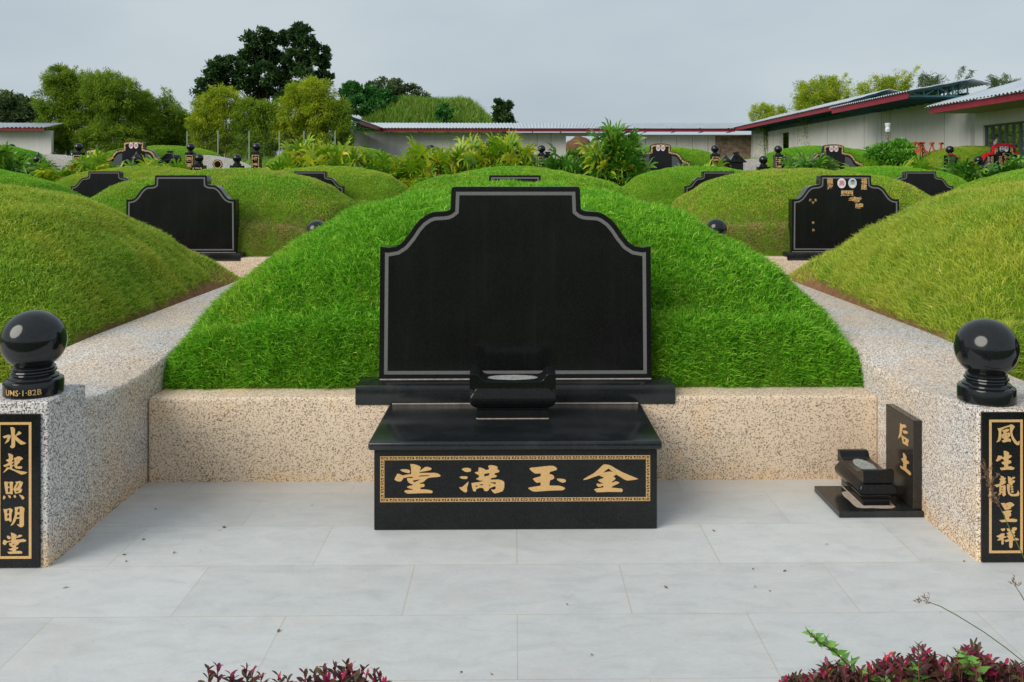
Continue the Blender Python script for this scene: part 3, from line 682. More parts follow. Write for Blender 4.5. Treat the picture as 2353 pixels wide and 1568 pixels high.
# ------------------------------------------------------------------ incense burners
def rrect(hx, hy, r, n=5):
    P = []
    for cx, cy, a0 in ((hx-r, hy-r, 0), (-hx+r, hy-r, 90), (-hx+r, -hy+r, 180), (hx-r, -hy+r, 270)):
        for k in range(n): a = math.radians(a0 + 90*k/(n-1)); P.append((cx+r*math.cos(a), cy+r*math.sin(a)))
    return P
def loft(levels):
    bm = bmesh.new(); rings = []
    for hx, hy, r, z in levels: rings.append([bm.verts.new((x, y, z)) for x, y in rrect(hx, hy, r)])
    n = len(rings[0])
    for a, b in zip(rings, rings[1:]):
        for k in range(n): bm.faces.new((a[k], a[(k+1)%n], b[(k+1)%n], b[k]))
    bm.faces.new(rings[0][::-1]); bm.faces.new(rings[-1]); return bm
def burner(label, loc, rz, s, group):
    t = thing('incense_burner', label, 'incense burner', loc, rz, group, s)
    bmobj('mortar_joint', loft([(.212,.097,.004,.0005),(.210,.095,.004,.003)]), M['joint_pale'], t)
    bmobj('foot', loft([(.205,.090,.004,0.001),(.212,.095,.004,.008),(.212,.095,.004,.050),(.205,.088,.004,.056),(.205,.088,.004,.066)]), M['black'], t, True)
    prof = [(.062,.204,.088),(.068,.222,.104),(.080,.238,.120),(.100,.251,.132),(.122,.2545,.136),(.140,.251,.133),(.160,.238,.121),(.176,.226,.110),(.186,.222,.106)]
    bmobj('body', loft([(hx, hy, .018, z) for z, hx, hy in prof]), M['black'], t, True)
    T = [(-.250,.176),(.250,.176),(.252,.200),(.252,.262),(.246,.266),(.215,.266),(.202,.262),(.192,.250),(.182,.234),(.168,.224),(.150,.220)]
    prf = T + [(-x, z) for x, z in T[:1:-1]]
    bmobj('scroll_top', prism_bm(prf, -.108, .108), M['black'], t, True, .003, 1, 1.2)
    n = 32; bm = bmesh.new(); o_ = []; i_ = []
    for k in range(n):
        a = 2*math.pi*k/n; o_.append(bm.verts.new((.150*math.cos(a), .066*math.sin(a), .2215))); i_.append(bm.verts.new((.140*math.cos(a), .058*math.sin(a), .2225)))
    for k in range(n): bm.faces.new((o_[k], o_[(k+1)%n], i_[(k+1)%n], i_[k]))
    bm.faces.new(i_); bmobj('ash_tray', bm, M['ash'], t)
    return t
fb = burner('black scroll ended incense burner on the altar table', (.0, 5.30, .4845), 0, 1.0, 'black incense burners')
fb.location.x = onY(1178, 960, 5.2).x
burner('small black incense burner on the floor before the upright tablet', (2.045, 5.175, .037), math.radians(90), .80, 'black incense burners')

# ------------------------------------------------------------------ small earth shrine tablet at the right
ts = thing('earth_tablet', 'upright black tablet with two gold characters leaning on the right curb', 'tablet', (0, 0, 0))
XT = 2.232
bmobj('base_slab', box_bm(1.806, 2.281, 4.93, 5.345, .001, .036), M['black_top'], ts, True, .003, 1)
bmobj('slab', box_bm(XT, 2.281, 4.955, 5.325, .037, .535), M['brown_granite'], ts, True, .003, 1)
def Gt(zx, zy): return onX((3560+zx/3.339)/1.7408, (1620+zy/3.339)/1.7408, XT-.0005)
HOU = [[(138,245),(165,260),(205,265),(222,298),(200,310),(175,305),(165,345),(160,385),(155,415),(130,440),(110,455),(120,420),(133,370)], [(172,340),(210,345),(240,360),(240,380),(215,390),(185,378)], [(155,415),(165,408),(250,465),(253,490),(240,520),(245,553),(175,515)], [(185,455),(208,460),(208,495),(188,490)]]
TU = [[(178,640),(200,660),(222,700),(220,735),(250,760),(255,785),(222,795),(220,850),(270,895),(283,930),(270,943),(200,880),(150,850),(135,812),(180,830),(180,770),(150,720),(180,712)]]
for polys in (HOU, TU): bmobj('gold_character', glyph_mesh('g', polys, Gt, (-.002, 0, 0), M['gold']), M['gold'], ts)
bm = bmesh.new(); c_ = bm.verts.new((2.04, 5.13, .0372)); rg = []
for k in range(30):
    a = 2*math.pi*k/30; q = max(abs(math.cos(a)), abs(math.sin(a)*.8)); rr = .80/q**.75 + .03*math.sin(5*a+1); rg.append(bm.verts.new((2.04+.150*rr*math.cos(a), 5.115+.150*rr*math.sin(a), .0368)))
for k in range(30): bm.faces.new((c_, rg[k], rg[(k+1)%30]))
tag(bmobj('spilled_sand', bm, M['sand'], None, True), 'pale sand spilled round the foot of the small burner', 'sand', kind='stuff')

# ------------------------------------------------------------------ couplet plaques
YP = 4.346
def plaque(label, x0, x1, ztop, bx0, bx1, by0, by1, glyphs):
    t = thing('couplet_plaque', label, 'plaque', (0, 0, 0), 0, 'black couplet plaques on the front pillars')
    bmobj('panel', box_bm(x0, x1, YP, 4.3585, .004, ztop), M['black_front'], t, True, .002, 1)
    a = onY(bx0, by0, YP); c = onY(bx1, by1, YP); w = 6*4.346/2044
    ol = [(a.x, c.z), (c.x, c.z), (c.x, a.z), (a.x, a.z)]
    bmobj('gold_frame', band_bm(ol, 0, w, YP, .0012), M['gold'], t)
    for polys, f in glyphs: bmobj('gold_character', glyph_mesh('g', polys, f, (0, -.002, 0), M['gold']), M['gold'], t)
def mk(x0, y0, s): return lambda zx, zy: onY((x0+zx/s)/1.7408, (y0+zy/s)/1.7408, YP-.0005)
Cz, Dz, Ez, Fz = mk(0,1690,5.807), mk(0,1940,5.227), mk(3950,1680,5.603), mk(3950,1940,5.407)
SHUI = [[(245,115),(290,108),(335,130),(355,155),(350,220),(348,305),(360,300),(400,260),(435,203),(475,220),(505,250),(475,275),(380,317),(400,340),(460,395),(540,445),(615,485),(580,502),(505,520),(470,505),(420,460),(355,405),(355,540),(340,580),(290,603),(260,590),(230,548),(262,540),(270,480),(272,330),(262,220)], [(68,328),(120,308),(190,285),(258,297),(255,340),(230,400),(200,450),(150,480),(110,495),(140,450),(185,352),(140,362),(100,368)]]
QI = [[(192,720),(250,730),(300,755),(312,775),(300,825),(318,840),(310,865),(278,895),(285,918),(315,905),(325,925),(310,945),(280,965),(282,995),(310,980),(330,995),(315,1012),(285,1030),(285,1070),(360,1100),(480,1130),(600,1150),(640,1162),(590,1195),(510,1215),(440,1185),(330,1125),(210,1078),(180,1100),(120,1150),(70,1168),(120,1110),(165,1042),(185,1037),(230,1055),(232,990),(180,1015),(120,1035),(100,1025),(80,995),(140,975),(215,930),(170,905),(140,875),(180,855),(215,840),(212,800)],
 [(335,820),(375,818),(400,795),(440,787),(500,805),(537,835),(520,865),(470,895),(465,930),(430,960),(405,985),(403,1025),(450,1022),(500,1018),(525,1045),(505,1072),(450,1080),(390,1072),(350,1050),(340,1020),(340,920)], [(400,870),(425,860),(400,905)]]
ZHAO = [[(92,-62),(120,-70),(180,-58),(250,-70),(280,-55),(272,20),(270,190),(240,198),(205,185),(130,192),(105,60)], [(168,-35),(205,-40),(208,38),(172,35)], [(170,65),(210,60),(213,140),(170,155)],
 [(316,-62),(425,-82),(487,-52),(455,40),(430,72),(472,92),(445,160),(322,186),(297,110),(280,105),(268,118),(300,40),(345,-38)], [(385,-30),(410,-42),(380,30),(345,70),(335,72)], [(340,125),(395,115),(385,145),(340,150)],
 [(75,230),(100,223),(124,258),(92,305),(64,290)], [(165,207),(225,230),(233,260),(210,282),(185,255)], [(292,208),(330,220),(345,248),(320,272),(295,262)], [(398,200),(480,225),(512,262),(508,290),(475,310),(445,270)]]
MING = [[(75,500),(120,510),(220,485),(272,520),(255,580),(245,615),(243,765),(220,775),(180,740),(130,755),(105,735),(100,620)], [(160,525),(195,520),(195,600),(150,600)], [(155,640),(197,620),(195,690),(155,700)],
 [(312,470),(380,460),(460,450),(518,490),(505,600),(505,845),(480,880),(430,885),(390,860),(355,825),(410,822),(415,700),(345,712),(320,770),(280,830),(220,857),(260,790),(310,640),(315,560)], [(385,500),(415,490),(415,575),(365,560)], [(360,630),(413,615),(415,670),(355,680)]]
TANG2 = [[(230,997),(300,1015),(352,1050),(340,1095),(385,1055),(410,1040),(450,1045),(475,1063),(440,1085),(335,1115),(330,1145),(440,1138),(490,1127),(545,1150),(557,1170),(520,1190),(430,1195),(408,1215),(380,1250),(340,1270),(338,1310),(375,1297),(388,1320),(360,1342),(338,1350),(340,1382),(440,1380),(472,1405),(460,1435),(330,1437),(200,1443),(175,1425),(155,1400),(200,1398),(262,1390),(263,1370),(215,1365),(180,1340),(225,1330),(262,1318),(262,1298),(220,1285),(195,1250),(195,1215),(240,1215),(245,1185),(145,1205),(130,1245),(105,1258),(57,1230),(75,1155),(110,1150),(150,1178),(245,1160),(242,1080)], [(150,1062),(185,1065),(225,1085),(230,1115),(215,1135),(175,1132),(150,1100)], [(265,1245),(320,1222),(305,1245),(270,1262)]]
FENG = [[(220,185),(258,190),(370,155),(470,125),(530,100),(570,115),(610,150),(575,210),(552,270),(560,330),(590,400),(640,470),(675,498),(700,480),(712,465),(718,500),(712,550),(690,568),(650,562),(600,520),(550,440),(515,340),(500,250),(503,155),(440,165),(360,195),(310,240),(308,300),(310,370),(300,430),(265,480),(200,503),(230,450),(250,360),(250,260)],
 [(325,240),(380,220),(440,200),(475,205),(485,230),(465,255),(420,275),(425,295),(480,280),(505,300),(500,370),(460,400),(430,405),(480,410),(520,440),(520,475),(500,500),(475,480),(350,510),(315,470),(370,445),(375,425),(330,410),(318,385),(318,330),(370,300),(345,275)], [(350,355),(380,350),(378,375)], [(435,330),(460,318),(440,360)]]
SHENG = [[(362,695),(420,697),(480,735),(478,790),(530,790),(540,815),(510,845),(465,870),(465,905),(520,910),(533,945),(515,970),(460,990),(460,1045),(520,1040),(590,1065),(605,1085),(570,1118),(450,1115),(300,1127),(275,1075),(375,1062),(375,1005),(330,990),(310,955),(370,930),(365,895),(320,865),(270,905),(215,932),(182,918),(215,870),(235,800),(320,808),(325,835),(370,830)]]
LONG1 = [[(285,1250),(350,1265),(365,1290),(410,1300),(385,1350),(410,1375),(395,1420),(330,1455),(215,1510),(190,1500),(150,1462),(275,1430),(275,1385),(300,1370),(260,1330),(305,1300)], [(455,1262),(520,1285),(520,1325),(560,1285),(605,1275),(617,1300),(540,1345),(535,1360),(590,1350),(615,1370),(590,1410),(550,1430),(560,1455),(520,1480),(512,1452),(440,1446),(500,1418),(465,1415)]]
LONG2 = [[(255,15),(300,20),(380,5),(390,50),(385,150),(395,215),(345,250),(315,215),(325,165),(290,180),(270,215),(225,228),(250,170),(258,90)], [(300,60),(330,50),(325,85),(300,88)], [(298,115),(325,105),(325,135),(295,150)],
 [(420,-16),(470,-12),(488,5),(478,60),(475,130),(490,180),(540,200),(620,195),(645,165),(655,118),(680,160),(688,195),(665,240),(580,247),(500,240),(450,200),(430,130),(420,60)], [(500,30),(545,25),(555,45),(520,68),(500,60)], [(500,85),(545,75),(560,95),(520,118),(500,110)], [(504,140),(550,125),(567,145),(545,170),(510,165)]]
CHENG = [[(285,395),(380,392),(405,455),(400,400),(475,372),(530,385),(580,430),(540,465),(495,480),(515,500),(470,525),(375,540),(340,485)], [(407,462),(440,462),(412,490)], [(300,580),(400,560),(440,545),(525,555),(490,600),(510,625),(500,675),(465,690),(465,735),(560,730),(630,745),(640,770),(615,803),(430,795),(300,808),(250,765),(375,750),(380,680),(350,620)]]
XIANG = [[(280,950),(370,938),(380,960),(360,990),(325,1000),(300,985)], [(188,1108),(250,1085),(310,1048),(365,1048),(365,1080),(350,1110),(400,1115),(403,1135),(345,1150),(345,1270),(325,1295),(300,1280),(300,1195),(208,1202),(265,1140),(215,1130)],
 [(415,940),(460,940),(485,970),(480,1000),(530,965),(530,930),(590,912),(635,930),(625,970),(575,1000),(600,1025),(560,1065),(595,1085),(580,1125),(545,1145),(545,1165),(620,1145),(680,1175),(670,1195),(560,1200),(540,1210),(540,1330),(520,1360),(490,1368),(468,1340),(468,1215),(390,1235),(358,1200),(460,1170),(440,1140),(408,1110),(450,1085),(405,1050),(470,1015),(425,990)]]
pl = onY(91, 952, YP); pr = onY(2256, 948, YP)
plaque('left pillar plaque reading down five gold characters from water to hall', pl.x-.247, pl.x, pl.z, -5, 72.5, 970.5, 1284, [(SHUI,Cz),(QI,Cz),(ZHAO,Dz),(MING,Dz),(TANG2,Dz)])
plaque('right pillar plaque with five gold characters behind a reddish seed head', pr.x, pr.x+.240, pr.z, 2272.5, 2350, 964.5, 1271, [(FENG,Ez),(SHENG,Ez),(LONG1,Ez),(LONG2,Fz),(CHENG,Fz),(XIANG,Fz)])

# ------------------------------------------------------------------ ball finials
BASEP = [(0,.001),(.140,.001),(.146,.006),(.146,.068),(.143,.077),(.134,.083),(.124,.086),(.122,.094),(.112,.102),(.103,.106),(.101,.112),(.110,.117),(.113,.123),(.110,.129),(.100,.133),(.104,.138),(.105,.143),(.098,.150),(.092,.156),(.0,.158)]
BALLP = [(.162*math.cos(a), .284+.158*math.sin(a)) for a in np.linspace(-.94, math.pi/2, 26)]; BALLP = [(0, BALLP[0][1])] + BALLP[:-1] + [(0, .442)]
def make_ball():
    t = thing('ball_finial', '', 'ball finial')
    bmobj('base', lathe_bm(BASEP, 48), M['ball'], t, True); bmobj('ball', lathe_bm(BALLP, 48), M['ball'], t, True); return t
b0 = make_ball(); G_B = 'polished black ball finials'
balls = [(-2.435, 4.535, .806, 'black ball finial with a gold plot number on the left pillar', 1.0), (2.425, 4.545, .751, 'black ball finial at the rounded end of the right curb', 1.0), (2.925, 4.56, .751, 'black ball finial just cut by the right edge of the picture', 1.0),
    (-2.92, 4.55+8.6, .84, 'black ball finial peeking out left of the big mound', 1.0), (onY(1594, 526, 13.2).x, 4.6+8.6, onY(1594, 526, 13.2).z-.284, 'black ball finial almost hidden by the right slope of the big mound', 1.0), (onY(1646, 524, 13.15).x, 4.55+8.6, onY(1646, 524, 13.15).z-.284, 'black ball finial with its neck showing right of the big mound', 1.0)]
for i, (x, y, z, l, s) in enumerate(balls):
    o = b0 if i == 0 else copy_tree(b0); o.location = (x, y, z); o.scale = (s*.95,)*3; o['label'] = l; o['group'] = G_B
    if i == 0: first_ball = o
bm = text_bm('UMS·1·82B', .042, .008, 1.0)
for v in bm.verts:
    a = v.co.x/.147 + .10; v.co = (.1475*math.sin(a), -.1475*math.cos(a), .034+v.co.z)
bmobj('plot_number', bm, M['gold'], first_ball)

# ------------------------------------------------------------------ far terrace: ornate tombs
D4 = 36.0; ZG4 = 1.55; PX4 = D4/2044
oh = [(0,42.6),(9,42.2),(17,40.8),(23.6,38.5),(24,24.5),(27,23.6),(34,23),(41,20.5),(46,15.5),(50,9),(54,4),(61,1),(70,0),(70.5,-46)]
def ornate_outline(): 
    R = [(x*PX4, (z+46)*PX4) for x, z in oh]; return [(-x, z) for x, z in R[:0:-1]] + R
def ornate_tomb(label, px, kind='char', dz=0.0, d=D4, s=1.0, rz=0.0):
    p = onY(px, 367, d); zb = p.z - 46*PX4*s + dz
    t = thing('ornate_headstone', label, 'headstone', (p.x, d, zb), rz, 'ornate black headstones with gold borders', s)
    ol = ornate_outline()
    bmobj('slab', prism_bm(ol, 0, .26), M['black'], t, True, .004, 1, 1.2)
    bmobj('gold_border', band_bm(ol, .030, .098, 0, .002), M['goldtrim'], t)
    # grey engraved side panels
    for sg in (-1, 1):
        pts = [(26,14),(32,13),(38,10),(42,4),(46,-4),(52,-8),(64,-10),(64,-40),(26,-40)]
        bmobj('side_panel', prism_bm([(sg*x*PX4, (z+46)*PX4) for x, z in pts], -.0015, .001), M['greystone'], t)
    if kind == 'char':
        for sg in (-1, 1): medallion(t, sg*5.5*PX4, 78*PX4, .085, .118, 0, 'char')
    elif kind == 'photo':
        for sg, k in ((-1, 'woman'), (1, 'man')): medallion(t, sg*5.5*PX4, 78*PX4, .085, .118, 0, k)
    bmobj('foot_slab', box_bm(-1.5, 1.5, -.25, .4, -.22, -.001), M['black'], t, True, .006, 1)
    return t
ornate_tomb('gold bordered headstone with two red medallions before the big bamboo at left', 307)
ornate_tomb('gold bordered headstone half hidden by yellow palm leaves below the bamboo', 716, dz=-.06)
ornate_tomb('gold bordered headstone showing only its arched top above the palm hedge', 1118, dz=-.09)
ornate_tomb('gold bordered headstone with grey side panels right of the tall fan palm', 1518, dz=-.10)
ornate_tomb('gold bordered headstone with two red medallions before the pale right wall', 1916, dz=-.13)
h6 = ornate_tomb('gold bordered headstone draped with red cloth at the far right', 2307, 'photo', dz=-.13)
ornate_tomb('smaller gold bordered headstone set farther back beside a yellow palm', 218, dz=-.26, d=43.0)
for ch, x, z in (('詔',-17,81),('安',-17,74),('福',17,81),('建',17,74),('顯',0,65.5)):
    text_obj('gold_character', ch, .125, (x*PX4, -.003, z*PX4), M['gold'], h6, .02)
for ci, x in enumerate((-36,-27,-8,4,16)):
    for k in range(5 if ci < 4 else 4):
        text_obj('gold_character', '生于公年月日時考妣墓立石孝男'[(ci*5+k) % 14], .11 if ci < 2 else .16, (x*PX4, -.003, (58-k*(7 if ci < 2 else 9.5))*PX4), M['gold'], h6, .02)
# red cloth swag over the draped stone
bm = bmesh.new(); ol = [(x, z) for x, z in ornate_outline() if z > 46*PX4-.02]; rows = []
for off, yy in ((.02, .14), (.03, -.012), (-.075, -.03)):
    rows.append([bm.verts.new((x*(1+off*.5), yy - (.018*math.sin(i*2.1) if yy < 0 else 0), z+off + .012*math.sin(i*1.7))) for i, (x, z) in enumerate(ol)])
for a, b in zip(rows, rows[1:]):
    for i in range(len(a)-1): bm.faces.new((a[i], a[i+1], b[i+1], b[i]))
cl = bmobj('red_cloth', bm, M['redcloth'], None, True); cl.location = h6.location
tag(cl, 'red cloth draped over the shoulders of the far right headstone', 'cloth')
bm = bmesh.new()
for k in range(9):
    a = random.uniform(-1, 1); add_bar(bm, (-.40+.03*a, -.04, 88*PX4), (-.33+.10*a, -.05, 88*PX4+random.uniform(.10,.24)), .05, .012)
o = bmobj('cloth_rosette', bm, simple('pale_paper', (.55,.42,.36), .9, .1), None); o.location = h6.location
tag(o, 'faded paper rosette on top of the red draped headstone', 'rosette')

def post(px, py_top, chars, label, d=34.5):
    p = onY(px, py_top, d); zs = p.z - .315
    t = thing('gate_post', label, 'post', (p.x, d, ZG4), 0, 'black posts with ball tops on the far terrace')
    hgt = zs - ZG4 - .02; w = .16
    bmobj('shaft', box_bm(-w, w, -w, w, 0, hgt), M['black'], t, True, .006, 1)
    b = lathe_bm([(0,0),(.12,0),(.115,.05),(.075,.07),(.08,.09),(.09,.10)] + [(.155*math.cos(a), .21+.15*math.sin(a)) for a in np.linspace(-.8, 1.5, 14)] + [(0,.36)], 28)
    bmesh.ops.translate(b, verts=b.verts, vec=(0,0,hgt)); bmobj('ball', b, M['ball'], t, True)
    ol = [(-w+.02, .05), (w-.02, .05), (w-.02, hgt-.10), (-w+.02, hgt-.10)]
    bmobj('gold_frame', band_bm(ol, 0, .035, -w, .0015), M['goldtrim'], t)
    for k, c in enumerate(chars): text_obj('gold_character', c, .19, (0, -w-.003, hgt-.27-k*.235), M['gold'], t, .03)
    return t
post(181, 331, '四海', 'ball topped post beside the smaller headstone at far left')
post(438, 331, '四面會', 'ball topped post with gold characters before the dark bamboo')
post(589.6, 330.5, '母愛子', 'ball topped post with gold characters before the wire fence')
post(991, 334, '福', 'ball topped post beside the papaya leaves', d=34.5)
post(1244.5, 335, '德高', 'ball topped post beside the roofed lantern left of the tall palm')
post(1643, 335, '龍鳳', 'ball topped post with a dragon character before the brown stained corner')
post(1788, 336, '子孝孫', 'ball topped post left of the dark green palm by the right wall')
p_red = post(2182.6, 337, '', 'ball topped post with a red ribbon at its neck')
bm = bmesh.new()
lathe_bm([(.10,0),(.125,.02),(.125,.05),(.10,.07)], 20, bm); add_bar(bm, (.05,-.13,.03), (.30,-.17,-.14), .09, .02)
o = bmobj('red_ribbon', bm, M['redcloth'], None, True); o.location = (p_red.location.x, 34.5, onY(2182.6, 337, 34.5).z-.34)
tag(o, 'red ribbon tied round the neck of a ball topped post', 'ribbon')

front_balls = [(407, 355, 'ball finial behind the palm leaves left of the four character post'), (457.6, 354, 'ball finial on a low block right of the four character post'), (545, 354.5, 'ball finial on a low block in front of the slanting granite curb'),
    (1754, 358, 'ball finial on a low block before the pale right wall'), (1804.6, 359, 'ball finial at the left tip of the dark green palm'), (2192.7, 360, 'ball finial below the red ribbon behind palm leaves'), (2248.6, 359, 'ball finial beside the red draped headstone'),
    (27, 331, 'ball finial above the dark palm at the left edge'), (123, 345, 'small ball finial above the curved granite curb at far left'), (2036, 333, 'ball finial behind the leafy bush at the foot of the bottle pole'), (2127, 347, 'ball finial under the orange frames')]
bf = None
for i, (px, py, l) in enumerate(front_balls):
    far = py < 350; d = 40.0 if far else 33.4; p = onY(px, py, d)
    if bf is None:
        bf = thing('block_finial', l, 'ball finial', (0,0,0), 0, 'ball finials on blocks of the far terrace')
        b = lathe_bm([(0,0),(.15,0),(.15,.06),(.11,.09),(.115,.11),(.10,.13)] + [(.162*math.cos(a), .265+.158*math.sin(a)) for a in np.linspace(-.85, 1.5, 16)] + [(0,.423)], 32)
        bmobj('ball', b, M['ball'], bf, True); bmobj('block', box_bm(-.21,.21,-.21,.21,-1.15,-.001), M['black'], bf, True, .006, 1)
        bmobj('gold_frame', band_bm([(-.17,-.6),(.17,-.6),(.17,-.09),(-.17,-.09)], 0, .04, -.21, .0015), M['goldtrim'], bf); o = bf
    else: o = copy_tree(bf)
    o.location = (p.x, d, p.z-.423); o['label'] = l; o.scale = (.8,.8,.8) if px == 123 else (1,1,1)
drops = [(87.7, 348, 'pointed drop finial standing among the palms at far left'), (314, 347, 'pointed drop finial in front of the left gold bordered headstone'), (997, 350, 'pointed drop finial below the papaya leaves'), (1221.8, 350, 'pointed drop finial left of the roofed lantern by the tall palm'),
    (1668, 352, 'pointed drop finial left of the roofed lantern by the stained corner'), (1889, 352, 'pointed drop finial behind the tips of the dark green palm')]
df = None
for px, py, l in drops:
    p = onY(px, py, 33.0)
    if df is None:
        df = thing('drop_finial', l, 'finial', (0,0,0), 0, 'pointed drop finials on the far terrace')
        P = [(0,0),(.16,0),(.16,.05),(.12,.08),(.10,.11),(.12,.14),(.165,.20),(.175,.25),(.155,.31),(.105,.36),(.06,.41),(.035,.46),(.015,.51),(0,.54)]
        bmobj('drop', lathe_bm(P, 28), M['ball'], df, True); bmobj('block', box_bm(-.2,.2,-.2,.2,-1.1,-.001), M['black'], df, True, .006, 1); o = df
    else: o = copy_tree(df)
    o.location = (p.x, 33.0, p.z-.54); o['label'] = l
lf = None
for px, py, l in ((1258.5, 351, 'stone lantern with a tiled roof left of the tall fan palm'), (1691, 352, 'stone lantern with a tiled roof before the brown stained corner'), (391, 349, 'stone lantern mostly hidden by palm leaves near the left headstone')):
    p = onY(px, py, 33.2)
    if lf is None:
        lf = thing('stone_lantern', l, 'lantern', (0,0,0), 0, 'roofed stone lanterns on the far terrace')
        bm = bmesh.new(); rings = []
        for hw, z in ((.31,-.36),(.33,-.335),(.24,-.25),(.16,-.16),(.10,-.08),(.085,-.05)):
            rings.append([bm.verts.new((a*hw, b*hw, z)) for a, b in ((-1,-1),(1,-1),(1,1),(-1,1))])
        for a, b in zip(rings, rings[1:]):
            for k in range(4): bm.faces.new((a[k], a[(k+1)%4], b[(k+1)%4], b[k]))
        bm.faces.new(rings[0][::-1]); bm.faces.new(rings[-1])
        for k in range(13):
            x = -.30 + k*.05; sl = max(0, 1-abs(x)/.31)
            add_tube(bm, [(x, -.325, -.325), (x*.74, -.245, -.24), (x*.5, -.165, -.15), (x*.33, -.105, -.07)], .010, 4)
        bmobj('roof', bm, M['black'], lf)
        bm = box_bm(-.075,.075,-.075,.075,-.06,-.001); add_box(bm, -.11,.11,-.03,.03,-.02,.03); bmobj('roof_knob', bm, M['black'], lf)
        bmobj('body', box_bm(-.22,.22,-.22,.22,-1.3,-.361), M['black'], lf, True, .006, 1); o = lf
    else: o = copy_tree(lf)
    o.location = (p.x, 33.2, p.z); o['label'] = l
# granite curbs of the far terrace
def farcurb(label, pts, d, w=.5, emblem=None):
    P = [onY(x, y, d) for x, y in pts]
    ol = [(p.x, p.z) for p in P] + [(P[-1].x, ZG4-.2), (P[0].x, ZG4-.2)]
    t = thing('granite_curb', label, 'curb wall', (0,0,0), 0, 'granite curbs of the far terrace')
    o = bmobj('curb', prism_bm(ol, d, d+w), M['terrazzo'], t); o.color = (.1, 0, 0, 1)
    if emblem:
        p = onY(*emblem, d); r = 11*d/2044
        bmobj('emblem', disc_bm(p.x, p.z, r, r, d, .012), M['black'], t)
        pts = [(p.x+r*.86*math.cos(2*math.pi*k/28), p.z+r*.86*math.sin(2*math.pi*k/28)) for k in range(28)]
        bmobj('gold_ring', band_bm(pts, 0, r*.16, d-.012, .002), M['gold'], t)
    return t
farcurb('curved pale granite curb left of the far left ball topped post', [(98,354),(115,354.5),(135,356),(152,358.5),(170,364),(190,372)], 37)
farcurb('slanting granite curb with a round gold ringed emblem', [(466,357),(475,356.5),(500,360),(530,366),(555,374),(575,384),(590,392)], 36.5, .5, (500,378))
farcurb('granite curb block partly hidden by the tall fan palm', [(1332,385),(1340,377),(1352,373),(1358,373)], 33.8, .4)
farcurb('granite curb between the roofed lantern and the next ball finial', [(1700,371),(1715,367),(1735,365),(1750,366)], 35.5)
p = onY(1361, 372, 33.5)
t = thing('side_panel_post', 'gold bordered black panel half hidden by the tall fan palm', 'panel', (p.x, 33.5, ZG4))
bmobj('panel', box_bm(-.06,.30,0,.2,0,p.z-ZG4), M['black'], t); bmobj('gold_border', band_bm([(-.06,.0),(.30,.0),(.30,p.z-ZG4-.03),(-.06,p.z-ZG4-.03)], .02, .09, 0, .002), M['goldtrim'], t)
# row four mounds
m4 = [(307,'grass mound behind the gold bordered headstone at left', (-.1,.3,.2)), (716,'rounded mound behind the headstone half hidden by yellow palms', (.0,.45,.1)), (1118,'mound behind the headstone whose arched top clears the hedge', (-.1,.2,.1)), (1518,'mound behind the headstone right of the tall fan palm', (-.1,.25,.1)), (1916,'green mound behind the headstone before the pale right wall', (-.15,.22,.1)), (2307,'yellowish mound behind the red draped headstone', (0,.5,.1)), (-90,'grass mound at the far left behind the dark palm', (-.15,.0,.0))]
for px, l, c in m4:
    x = onY(px, 367, D4).x
    o = link('grave_mound', MOUND_FAR); o.location = (x + (.5 if px == 716 else .25), D4-5.8+.15 if px > 0 else 28.5, 1.16 + (-.2 if px in (1118,) else 0)); o.scale = (1.18, 1.0, 1.14)
    tag(o, l, 'grave mound', 'grass mounds of the far terrace'); g = link('grass_cover', G_FAR, o); g['kind'] = 'stuff'; g.color = (*c, 1)

# ------------------------------------------------------------------ walls and roofs round the cemetery
def corr(name, P00, P10, P01, P11, pitch, parent, amp=.035, th=.02):
    """corrugated sheet: P00->P10 along the eave, P01->P11 along the ridge"""
    P00, P10, P01, P11 = map(Vector, (P00, P10, P01, P11)); L_ = (P10-P00).length; n = int(L_/pitch*6)
    V = []; F = []; nrm = (P10-P00).cross(P01-P00).normalized(); nrm = nrm if nrm.z > 0 else -nrm
    rows = 2 if False else 7
    for j in range(rows):
        v = j/(rows-1)
        for i in range(n+1):
            u = i/n; a = P00.lerp(P10, u); b = P01.lerp(P11, u)
            V.append(a.lerp(b, v) + nrm*(amp*math.sin(2*math.pi*u*L_/pitch) + (.018 if j % 2 else 0)))
    for j in range(rows-1):
        for i in range(n): k = j*(n+1)+i; F.append((k, k+1, k+n+2, k+n+1))
    me = npmesh(name, np.array([tuple(v) for v in V]), np.array(F), M['roof'], smooth=True)
    return link(name, me, parent)
def truss(parent, y, xa, xb, z0, za, zb, along='x', n=4):
    """triangular roof truss in the plane y (or x) = const"""
    bm = bmesh.new()
    def Pn(u, z): return (u, y, z) if along == 'x' else (y, u, z)
    add_bar(bm, Pn(xa, z0), Pn(xb, z0), .07); add_bar(bm, Pn(xa, za), Pn(xb, zb), .08)
    for k in range(n+1):
        u = xa+(xb-xa)*k/n; zt = za+(zb-za)*k/n
        add_bar(bm, Pn(u, z0), Pn(u, zt), .055)
        if k < n: add_bar(bm, Pn(u, z0 if k % 2 else zt), Pn(xa+(xb-xa)*(k+1)/n, (zb-za)*(k+1)/n+za if k % 2 else z0), .05)
    return bmobj('truss', bm, M['teal'], parent)
XW = 20.4
